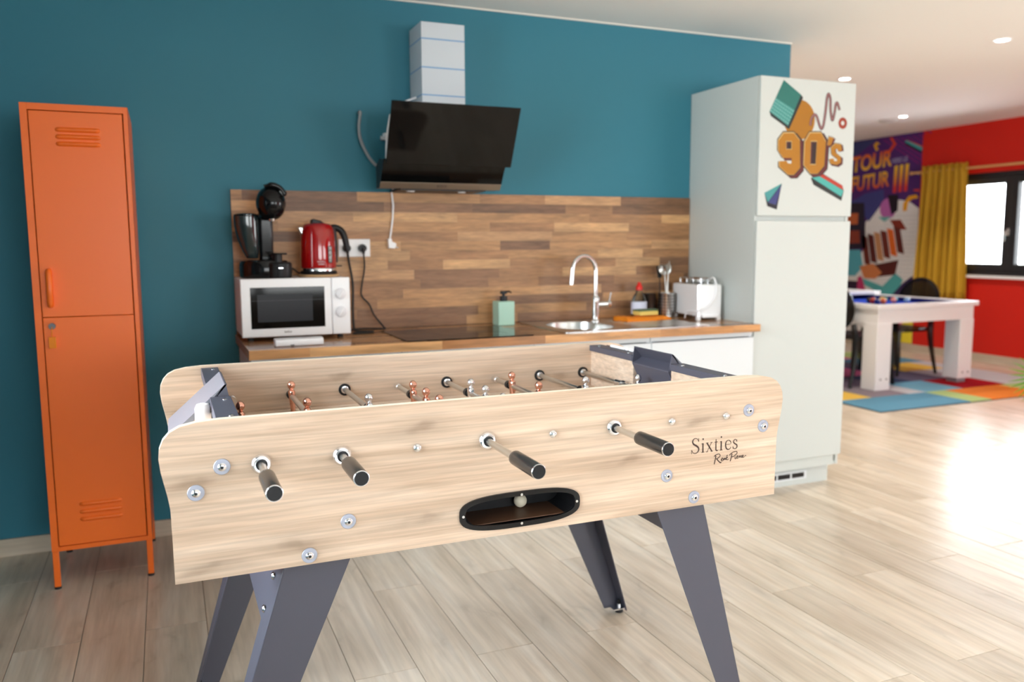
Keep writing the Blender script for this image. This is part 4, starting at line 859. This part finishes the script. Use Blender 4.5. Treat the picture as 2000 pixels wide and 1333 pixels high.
for i in range(8):
    x = rx(i); ours = i in OURS; yend, pls = OURS[i] if ours else THEIRS[i]
    if ours:
        y0, y1 = yend + .118, TY1 - .022
        o = part('bushing', bus, None, fp); o.location = Vector((x, TY0, RZ)) - base(fp)
    else:
        y0, y1 = TY0 + .02, yend - .118
        o = part('bushing', bin_, None, ft_); o.location = Vector((x, TY1 - .019, RZ)) - base(ft_)
        o = part('rod_cap', nut, None, fp); o.location = Vector((x, TY0, RZ)) - base(fp)
    rod = part('rod', MB().cyl((x, y0, RZ), (x, y1, RZ), .0078, 16), M['steel'], ft_)
    h = part('handle', hm_, None, rod); h.location = Vector((x, y0 + .002 if ours else y1 - .002, RZ)) - base(rod)
    if not ours: h.rotation_euler.z = PI
    for q, py in enumerate(pls):
        p = part('player', PM['copper' if ours else 'chrome'], None, rod, 'copper player figure' if ours else 'chrome player figure'); p.location = Vector((x, py, RZ)) - base(rod); p.rotation_euler.y = (.12 if i == 2 else 0) + .03 * ((q * 7 + i * 3) % 3 - 1)
        if not ours: p.rotation_euler.z = PI
    part('bumper', MB().cyl((x, pls[0] + .016, RZ), (x, pls[0] + .034, RZ), .0125, 18), M['blackm'] if i != 7 else M['chrome'], rod)
    if ours: part('rod_end', MB().cyl((x, TY1 - .0195, RZ), (x, TY1 - .042, RZ), .0105, 18).ball((x, TY1 - .042, RZ), .0105, n=14), M['chrome'], rod)
for i in (7,):
    part('bumper', MB().cyl((rx(7), -1.70, RZ), (rx(7), -1.665, RZ), .0125, 18), M['chrome'], ft_)

# ------------------------------------------------------------ far room
# mural (flat print on a panel); many outlines converted from image pixels
mu = thing('mural', 'colourful printed mural of shapes and lettering on the far wall', 'mural', (RX - .004, 4.3, 1.3))
cols_ = {}
def mm_(c):
    k = 'mural_%d_%d_%d' % c
    if k not in cols_: cols_[k] = mat(k, S(*c), .5, spec=.3)
    return cols_[k]
slots = []; mg = MB()
def shape(poly_, c, lv):
    m_ = mm_(c)
    if m_ not in slots: slots.append(m_)
    mg.prism(poly_, 'x', RX - .0045 - .0004 * lv, RX - .0005, slots.index(m_))
my0, my1 = 3.205, 5.5
shape([(my0, .085), (my1, .085), (my1, ceil_z(RX) - .003), (my0, ceil_z(RX) - .003)], (80, 38, 118), 0)
shape([(4.7, 2.56), (3.85, 2.56), (4.2, 2.38), (4.7, 2.36)], (58, 62, 120), 1)
for i in range(9):
    y = 3.78 - .085 * i
    shape([(max(my0, y), 2.55 - .02), (max(my0, y - .02), 2.55 - .02), (max(my0, y - .55), 2.2), (max(my0, y - .53), 2.2)] if y - .53 > my0 else [(y, 2.53), (y - .02, 2.53), (my0, 2.53 - (y - .02 - my0) * .62), (my0, 2.53 - (y - my0) * .62)], (150, 30, 122), 1.2)
shape([(3.997, 1.542), (3.734, 1.774), (3.6, 1.795), (3.471, 1.796), (3.33, 1.76), (3.206, 1.682), (3.206, .1), (4.9, .1), (3.999, 1.216)], (244, 245, 246), 1)
for i in range(16):
    y = 3.22 + .048 * i; shape([(y, .3), (y + .004, .3), (y + .004, 1.66 if i < 11 else 1.5), (y, 1.66 if i < 11 else 1.5)], (200, 206, 212), 1.4)
for i in range(26):
    z = .4 + .048 * i; shape([(3.21, z), (3.95, z), (3.95, z + .004), (3.21, z + .004)] if z < 1.45 else [(3.21, z), (3.7, z), (3.7, z + .004), (3.21, z + .004)], (200, 206, 212), 1.4)
shape([(3.733, 1.931), (3.724, 1.789), (3.945, 1.549), (4.001, 1.607), (4.313, 1.783), (4.018, 1.9)], (66, 70, 140), 1.5)
shape([(4.6, 1.8), (4.032, 1.787), (3.971, 1.216), (4.6, 1.181)], (40, 30, 52), 2)
shape([(4.5, 1.66), (4.12, 1.66), (4.12, 1.52), (4.5, 1.52)], (206, 106, 60), 2.5); shape([(4.5, 1.44), (4.09, 1.44), (4.07, 1.28), (4.5, 1.28)], (150, 62, 44), 2.5)
shape([(3.457, 2.471), (3.206, 2.34), (3.206, 2.318), (3.445, 2.435)], (20, 26, 40), 2); shape([(3.457, 2.471), (3.43, 2.487), (3.206, 2.385), (3.206, 2.34)], (74, 172, 180), 2.5); shape([(3.45, 2.5), (3.43, 2.487), (3.206, 2.385), (3.206, 2.4)], (220, 92, 70), 2.5)
shape([(3.924, 2.483), (3.88, 2.522), (3.823, 2.488), (3.877, 2.475), (3.843, 2.42), (3.883, 2.408)], (240, 176, 40), 2)
shape([(3.682, 2.547), (3.643, 2.548), (3.574, 2.461), (3.657, 2.37), (3.701, 2.382), (3.624, 2.466)], (228, 74, 40), 2)
shape([(3.432, 1.66), (3.431, 1.752), (3.36, 1.833), (3.25, 1.845), (3.22, 1.803), (3.302, 1.796), (3.365, 1.757), (3.378, 1.662)], (246, 178, 36), 2)
shape(circ(3.655, 1.70, .125), (196, 112, 190), 2); shape([(3.67, 1.86), (3.51, 1.86), (3.51, 1.67), (3.60, 1.62)], (34, 22, 40), 2.5); shape([(3.80, 1.6), (3.6, 1.6), (3.7, 1.54)], (120, 190, 190), 2.6)
# plain geometric blocks in the warm colours of the print
for k, c in enumerate(((112, 40, 30), (96, 32, 28), (206, 150, 104), (120, 44, 32), (236, 112, 36), (104, 36, 30))):
    y = 3.98 - .1 * k; shape([(y, 1.02 + .03 * k), (y - .098, 1.0 + .03 * k), (y - .02, 1.36 + .02 * k), (y + .078, 1.38 + .02 * k)], c, 2 + .1 * k)
shape([(3.90, 1.0), (3.46, 1.08), (3.5, .90), (3.80, .86)], (92, 32, 28), 2); shape([(3.62, 1.56), (3.46, 1.56), (3.36, 1.44), (3.52, 1.44)], (140, 48, 34), 2.2)
shape([(4.06, .99), (3.84, 1.03), (3.70, .92), (3.80, .84), (3.98, .84)], (224, 138, 84), 2.7)
shape([(4.6, 1.181), (4.062, 1.199), (4.006, .986), (4.129, .866), (4.6, .861)], (92, 186, 206), 2)
shape([(3.5, .92), (3.38, .845), (3.46, .685), (3.593, .613), (3.885, .727), (4.015, .771), (3.998, .838), (3.682, .753)], (88, 186, 190), 2)
shape([(3.39, .798), (3.245, .897), (3.206, .64), (3.573, .615)], (58, 40, 92), 2.2); shape([(4.084, .851), (4.021, .87), (3.922, .627), (4.092, .617)], (206, 60, 120), 2.4); shape([(4.5, .8), (4.0, .8), (3.9, .55), (4.5, .5)], (50, 30, 60), 1.8)
shape([(3.546, .09), (3.206, .09), (3.206, .36), (3.4, .46), (3.546, .4)], (244, 224, 60), 2); shape([(3.5, .36), (3.36, .36), (3.36, .2), (3.5, .2)], (240, 130, 150), 2.4); shape([(3.3, 1.905), (3.218, 1.908), (3.207, 1.877), (3.286, 1.886)], (226, 66, 50), 2)
part('print', mg, slots, mu, smooth=False)
def grad(name, za, zb):
    m = mat(name, S(246, 150, 40), .5); n = m.node_tree.nodes; t = n.new('ShaderNodeNewGeometry'); p = n.new('ShaderNodeSeparateXYZ'); q = n.new('ShaderNodeMapRange'); c = n.new('ShaderNodeValToRGB'); L = m.node_tree.links.new
    L(t.outputs['Position'], p.inputs[0]); L(p.outputs['Z'], q.inputs[0]); q.inputs[1].default_value = za; q.inputs[2].default_value = zb
    L(q.outputs[0], c.inputs[0]); L(c.outputs[0], n['Principled BSDF'].inputs['Base Color']); return m
def gset(m, lo, hi):
    c = [x for x in m.node_tree.nodes if x.type == 'VALTORGB'][0].color_ramp; c.elements[0].color = S(*lo); c.elements[1].color = S(*hi); return m
gm_ = gset(grad('yellow_to_red_print', 2.19, 2.40), (250, 200, 60), (226, 70, 40)); gm2 = gset(grad('red_to_yellow_print', 1.94, 2.18), (220, 50, 50), (250, 206, 60))
def wall_text(t, y, z, w, h, m_, lv=3.2, roll=0): return lettering('lettering', t, .2, (RX - .0046 - .0004 * lv, y, z), m_, mu, 'side', .006, .12, roll, w, h)
shape_sh = mat('navy_print', S(40, 44, 110), .5)
wall_text('RETOUR', 4.075, 2.19, .87, .2, gm_, roll=.06); wall_text('VERS LE', 3.52, 2.24, .24, .06, mat('lilac_print', S(160, 150, 200), .5), roll=.05)
wall_text('FUTUR', 3.965, 1.955, .6, .19, gm2, roll=.06); wall_text('III', 3.49, 1.90, .24, .32, gm2, roll=.06)
# curtain and rod
cr_ = thing('curtain_rod', 'thin pale wooden curtain rod along the red wall above the window', 'curtain rod', (RX - .09, 2.2, 2.085))
part('pole', MB().cyl((RX - .09, 3.25, 2.087), (RX - .09, 1.0, 2.087), .013, 14), mat('pale_wood_rod', S(226, 176, 112), .4), cr_)
part('finial', MB().ball((RX - .09, 3.262, 2.087), .02, n=12), mat('rod_finial', S(226, 176, 112), .4), cr_)
for y in (3.16, 1.1): part('bracket', MB().box(RX - .1, RX - .001, y - .008, y + .008, 2.066, 2.076), M['steel'], cr_)
cu = MB(); nu, nv = 72, 14; vs = []; fs = []
for j in range(nv + 1):
    v = j / nv; z = 2.15 - v * 1.5
    for i in range(nu + 1):
        u = i / nu; wtop, wbot = .585, .67; yc = 2.80; gather = 1 if v > .05 else 1
        y = yc + (u - .5) * (wtop + (wbot - wtop) * v) + .012 * math.sin(u * 23 + v * 3)
        amp = .016 + .032 * min(1, v * 1.6)
        xx = RX - .09 + amp * math.sin(u * 2 * PI * 7 + .5 * math.sin(v * 3)) + (.008 * math.sin(u * 2 * PI * 17) if v < .12 else 0) - (.012 if .02 < v < .07 else 0)
        vs.append((xx - .022, y, z + .006 * math.sin(u * 60) * (1 if j == 0 else 0)))
for j in range(nv):
    for i in range(nu): a = j * (nu + 1) + i; fs.append((a, a + 1, a + nu + 2, a + nu + 1))
cuo = solo('curtain', cu.add(vs, fs), mat('mustard_cloth', S(196, 152, 34), .85, bump=.2, bscale=300), 'mustard yellow curtain hanging beside the black window', 'curtain', (RX - .11, 2.8, .65))
so_ = cuo.modifiers.new('thick', 'SOLIDIFY'); so_.thickness = .003; so_.offset = 0
# rug of coloured patches
rgx0, rgx1, rgy0, rgy1 = 5.0, 7.55, .70, 3.4
RC = [(104, 160, 190), (246, 206, 96), (176, 20, 34), (246, 142, 60), (188, 210, 140), (214, 214, 220), (126, 112, 132), (228, 112, 150), (130, 190, 215), (70, 80, 110), (150, 140, 150)]
rug = thing('rug', 'patchwork rug of coloured squares under the pool table', 'rug', (6.3, 2, 0))
rows_ = [[(0, .98, 0), (.98, 1.22, 4), (1.22, 1.9, 3), (1.9, 2.55, 4)], [(0, .38, 1), (.38, .80, 10), (.80, 1.0, 5), (1.0, 1.45, 8), (1.45, 2.0, 2), (2.0, 2.55, 5)],
         [(0, .5, 5), (.5, .95, 6), (.95, 1.35, 9), (1.35, 1.8, 6), (1.8, 2.55, 5)], [(0, .45, 7), (.45, .9, 2), (.9, 1.4, 7), (1.4, 1.75, 9), (1.75, 2.3, 1), (2.3, 2.55, 5)],
         [(0, .6, 8), (.6, 1.2, 2), (1.2, 1.7, 6), (1.7, 2.55, 0)], [(0, .7, 3), (.7, 1.4, 0), (1.4, 2.0, 7), (2.0, 2.55, 4)]]
part('backing', MB().box(rgx0, rgx1, rgy0, rgy1, .0005, .006), mat('rug_backing', S(60, 70, 84), .9), rug)
rmats = [mat('rug_pile_%d' % i, S(*c), .95, spec=.1, bump=.6, bscale=500) for i, c in enumerate(RC)]
for r_, row in enumerate(rows_):
    h_ = (rgy1 - rgy0) / 6; ya = rgy0 + h_ * r_
    for (a, b, c) in row: part('patch', MB().box(rgx0 + a + .001, rgx0 + b - .001, ya + .001, ya + h_ - .001, .006, .013), rmats[c], rug, bev=.002)
# pool table
px0, px1, py0, py1, pz = 5.60, 6.82, 1.33, 3.55, .762
M['pwhite'] = mat('white_lacquer', S(236, 236, 238), .3)
pt = thing('pool_table', 'white pool table with blue cloth standing on the patchwork rug', 'pool table', (6.21, 2.44, .013))
rim = MB(); rwid = .09
for (a, b, c, d) in ((px0, px1, py0, py0 + rwid), (px0, px1, py1 - rwid, py1), (px0, px0 + rwid, py0 + rwid, py1 - rwid), (px1 - rwid, px1, py0 + rwid, py1 - rwid)): rim.box(a, b, c, d, .722, pz)
part('rim', rim, M['pwhite'], pt, bev=.006)
ap = MB(); i_ = .03
for (a, b, c, d) in ((px0 + i_, px1 - i_, py0 + i_, py0 + i_ + .03), (px0 + i_, px1 - i_, py1 - i_ - .03, py1 - i_), (px0 + i_, px0 + i_ + .03, py0 + i_ + .03, py1 - i_ - .03), (px1 - i_ - .03, px1 - i_, py0 + i_ + .03, py1 - i_ - .03)): ap.box(a, b, c, d, .598, .722)
part('apron', ap, M['pwhite'], pt, bev=.002)
for x in (px0 + .025, px1 - .195):
    for y in (py0 + .025, py1 - .195):
        lg = part('leg', MB().box(x, x + .17, y, y + .16, .055 if x > 6 else .013, .6), M['pwhite'], pt, bev=.004)
        if x > 6: part('foot_block', MB().box(x + .04, x + .15, y + .04, y + .15, .013, .055), mat('grey_foot', S(150, 150, 155), .4), lg)
        for q in (.06, .13):
            part('leg_screw', MB().cyl((x + q, y - .002, .11), (x + q, y + .002, .11), .008, 12), M['blackm'], lg)
cz_ = .715
part('cloth_bed', MB().box(px0 + .06, px1 - .06, py0 + .06, py1 - .06, .66, cz_), mat('blue_baize', S(44, 76, 196), .9, spec=.1), pt)
cs = MB(); nb = mat('navy_cushion', S(26, 34, 110), .85, spec=.15)
for (a, b, c, d) in ((px0 + .09, px1 - .09, py0 + .088, py0 + .115), (px0 + .09, px1 - .09, py1 - .115, py1 - .088), (px0 + .088, px0 + .115, py0 + .115, py1 - .115), (px1 - .115, px1 - .088, py0 + .115, py1 - .115)): cs.box(a, b, c, d, cz_, pz - .008)
part('cushion', cs, nb, pt, 'navy cloth cushions', bev=.003)
cv = thing('cover_panel', 'white cover panel lying across the far half of the pool table', 'panel', (6.21, 3.0, pz))
part('board', MB().box(px0, px1, 2.46, 3.5, pz + .0005, pz + .034), M['pwhite'], cv, bev=.004)
bc = [('white', (238, 232, 220)), ('pink', (236, 150, 140)), ('cream', (236, 214, 176)), ('orange', (226, 110, 60)), ('teal', (40, 130, 140)), ('pale blue', (150, 190, 220)), ('red', (196, 44, 36)), ('navy', (36, 44, 110)), ('yellow', (236, 200, 70)), ('maroon', (110, 30, 40)), ('black', (20, 20, 22)), ('green', (40, 120, 70))]
bp = [(6.60, 1.93), (6.42, 1.93), (6.30, 1.95), (6.24, 1.88), (6.50, 1.98), (6.54, 1.88), (6.18, 1.95), (6.15, 1.87), (6.37, 2.02), (6.30, 2.06), (6.22, 2.03), (6.44, 2.05)]
bmb = MB().ball((0, 0, 0), .0285, n=18)
for (nm_, c), (x, y) in zip(bc, bp):
    o = solo('pool_ball', MB().ball((x, y, cz_ + .0288), .0285, n=18), mat('ball_' + nm_.replace(' ', '_'), S(*c), .12, coat=.4), nm_ + ' pool ball in the cluster on the blue cloth', 'ball', (x, y, cz_), 'pool balls on the blue cloth')
# smoked transparent chairs
def smoke():
    m = bpy.data.materials.new('smoked_polycarbonate'); m.use_nodes = True; n = m.node_tree.nodes; L = m.node_tree.links.new; n.clear()
    o = n.new('ShaderNodeOutputMaterial'); t = n.new('ShaderNodeBsdfTransparent'); t.inputs[0].default_value = (.42, .41, .38, 1)
    p = n.new('ShaderNodeBsdfPrincipled'); p.inputs['Base Color'].default_value = (.012, .012, .013, 1); p.inputs['Roughness'].default_value = .1
    x = n.new('ShaderNodeMixShader'); x.inputs[0].default_value = .45; L(t.outputs[0], x.inputs[1]); L(p.outputs[0], x.inputs[2]); L(x.outputs[0], o.inputs[0]); return m
SM = smoke()
def chair(lab, x, y, rz):
    t = thing('ghost_chair', lab, 'chair', (x, y, .019), rz, 'smoked plastic chairs round the pool table', local=True)
    se = [(.24 * math.copysign(abs(math.cos(a)) ** .6, math.cos(a)), .24 * math.copysign(abs(math.sin(a)) ** .6, math.sin(a))) for a in [2 * PI * i / 36 for i in range(36)]]
    part('seat', MB().prism(se, 'z', .42, .45), SM, t, bev=.006)
    T = Matrix.Translation((-.275, 0, .71)) @ Matrix.Rotation(-.16, 4, 'Y')
    ov_ = [(.235 * math.cos(a), .215 * math.sin(a)) for a in [2 * PI * i / 40 for i in range(40)]]; ovi_ = [(.215 * math.cos(a), .195 * math.sin(a)) for a in [2 * PI * i / 40 for i in range(40)]]
    part('backrest', MB().prism(ov_, 'x', -.006, .006, T=T), SM, t, bev=.003)
    part('back_frame', MB().tube([T @ Vector((0, .225 * math.cos(a), .205 * math.sin(a))) for a in [2 * PI * i / 40 for i in range(41)]], .016, 8), SM, t)
    for s_ in (-1, 1):
        part('leg', MB().tube(smooth_line([(.2, s_ * .21, .43), (.215, s_ * .225, .3), (.21, s_ * .23, .12), (.225, s_ * .235, 0)], 4), [.03, .028, .026, .025, .024, .023, .022, .021, .02, .019, .018, .017, .016], 10), SM, t)
        part('leg', MB().tube(smooth_line([(-.235, s_ * .2, .56), (-.215, s_ * .21, .42), (-.225, s_ * .225, .25), (-.285, s_ * .235, 0)], 4), [.024, .026, .028, .03, .03, .029, .027, .025, .023, .021, .019, .017, .016], 10), SM, t)
    return t
chair('smoked transparent chair tucked in beside the mustard curtain', 6.62, 2.06, PI)
chair('smoked transparent chair partly hidden by the fridge cabinet', 5.80, 1.765, 0)
# ceiling lights
LE = mat('lit_lamp', (1, 1, 1, 1), .5, emit=(1, .93, .82, 1), es=14)
def spotlight(lab, x, y):
    z = ceil_z(x); t = thing('ceiling_spotlight', lab, 'spotlight', (x, y, z), group='recessed ceiling spotlights')
    part('bezel', MB().prism(circ(x, y, .048, 30), 'z', z - .006, z + .002, 0, 0, [circ(x, y, .036, 30)]), M['white'], t, bev=.001)
    part('lamp', MB().lathe((x, y, z - .004), [(.034, 0), (.037, .002), (.037, .004)], 26), LE, t)
    ld = bpy.data.lights.new('spot_beam', 'SPOT'); ld.energy = 28; ld.color = (1, .92, .8); ld.spot_size = math.radians(110); ld.spot_blend = .6; ld.shadow_soft_size = .03
    lo = bpy.data.objects.new('spot_beam', ld); COL.objects.link(lo); lo.parent = t; lo.location = (0, 0, -.02)
spotlight('lit round spotlight in the ceiling closest to the camera', 4.59, -.434)
spotlight('lit round spotlight in the ceiling just above the fridge cabinet', 4.602, .8)
spotlight('lit round spotlight in the ceiling beside the flat vent', 6.8, 2.27)
zv = ceil_z(6.87)
solo('ceiling_vent', MB().lathe((6.87, 2.52, zv - .022), [(.075, 0), (.085, .006), (.09, .016), (.095, .024)], 30), mat('vent_plastic', S(206, 200, 194), .5), 'round pale ceiling vent beside a lit spotlight', 'vent', (6.87, 2.52, zv))
# potted palm just outside the picture, one fan reaching in
pp = thing('potted_palm', 'green fan palm whose leaf tips reach in over the floor', 'plant', (5.05, -.95, 0))
part('pot', MB().lathe((5.05, -.95, 0), [(.13, 0), (.15, .02), (.18, .3), (.19, .32), (.17, .32), (.165, .28)], 30), mat('clay_pot', S(150, 84, 60), .7), pp)
part('soil', MB().lathe((5.05, -.95, .27), [(.165, 0), (.16, .012)], 24), mat('soil', S(50, 36, 26), .95), pp)
lf = mat('palm_green', S(92, 142, 40), .7, spec=.2)
def fan(ctr, d, sv, droop, L_, n_):
    c = Vector(ctr); d = Vector(d).normalized(); sidev = Vector(sv).normalized(); up = sidev.cross(d)
    st_ = Vector((5.05, -.95, .28)); stem = part('stem', MB().tube([st_, st_.lerp(c, .5) + Vector((0, 0, .12)), c], [.008, .006, .005], 8), lf, pp)
    for i in range(n_):
        a = -1.35 + 2.7 * i / (n_ - 1); dd = (d * math.cos(a) + sidev * math.sin(a) * .9 + up * .05 * math.sin(i * 2.1)).normalized(); wv = dd.cross(up).normalized() * .007
        l = L_ * (.78 + .22 * math.cos(a)); p1 = c + dd * l * .5 + up * .012; p2 = c + dd * l - Vector((0, 0, droop * l))
        part('leaflet', MB().add([c - wv * .3, c + wv * .3, p1 + wv, p1 - wv, p2], [(0, 1, 2, 3), (3, 2, 4)]), lf, stem)
fan((4.99, -.535, .455), (-.88, .4, -.05), (.2, .25, 1), .05, .21, 13)
fan((4.8, -1.3, .62), (-.6, -.7, .3), (.7, -.6, .2), .2, .3, 13)
fan((5.4, -.7, .75), (.7, .5, .3), (-.5, .7, .2), .2, .3, 13)
fan((5.2, -1.25, .8), (.3, -.8, .4), (.8, .3, 0), .2, .3, 13)
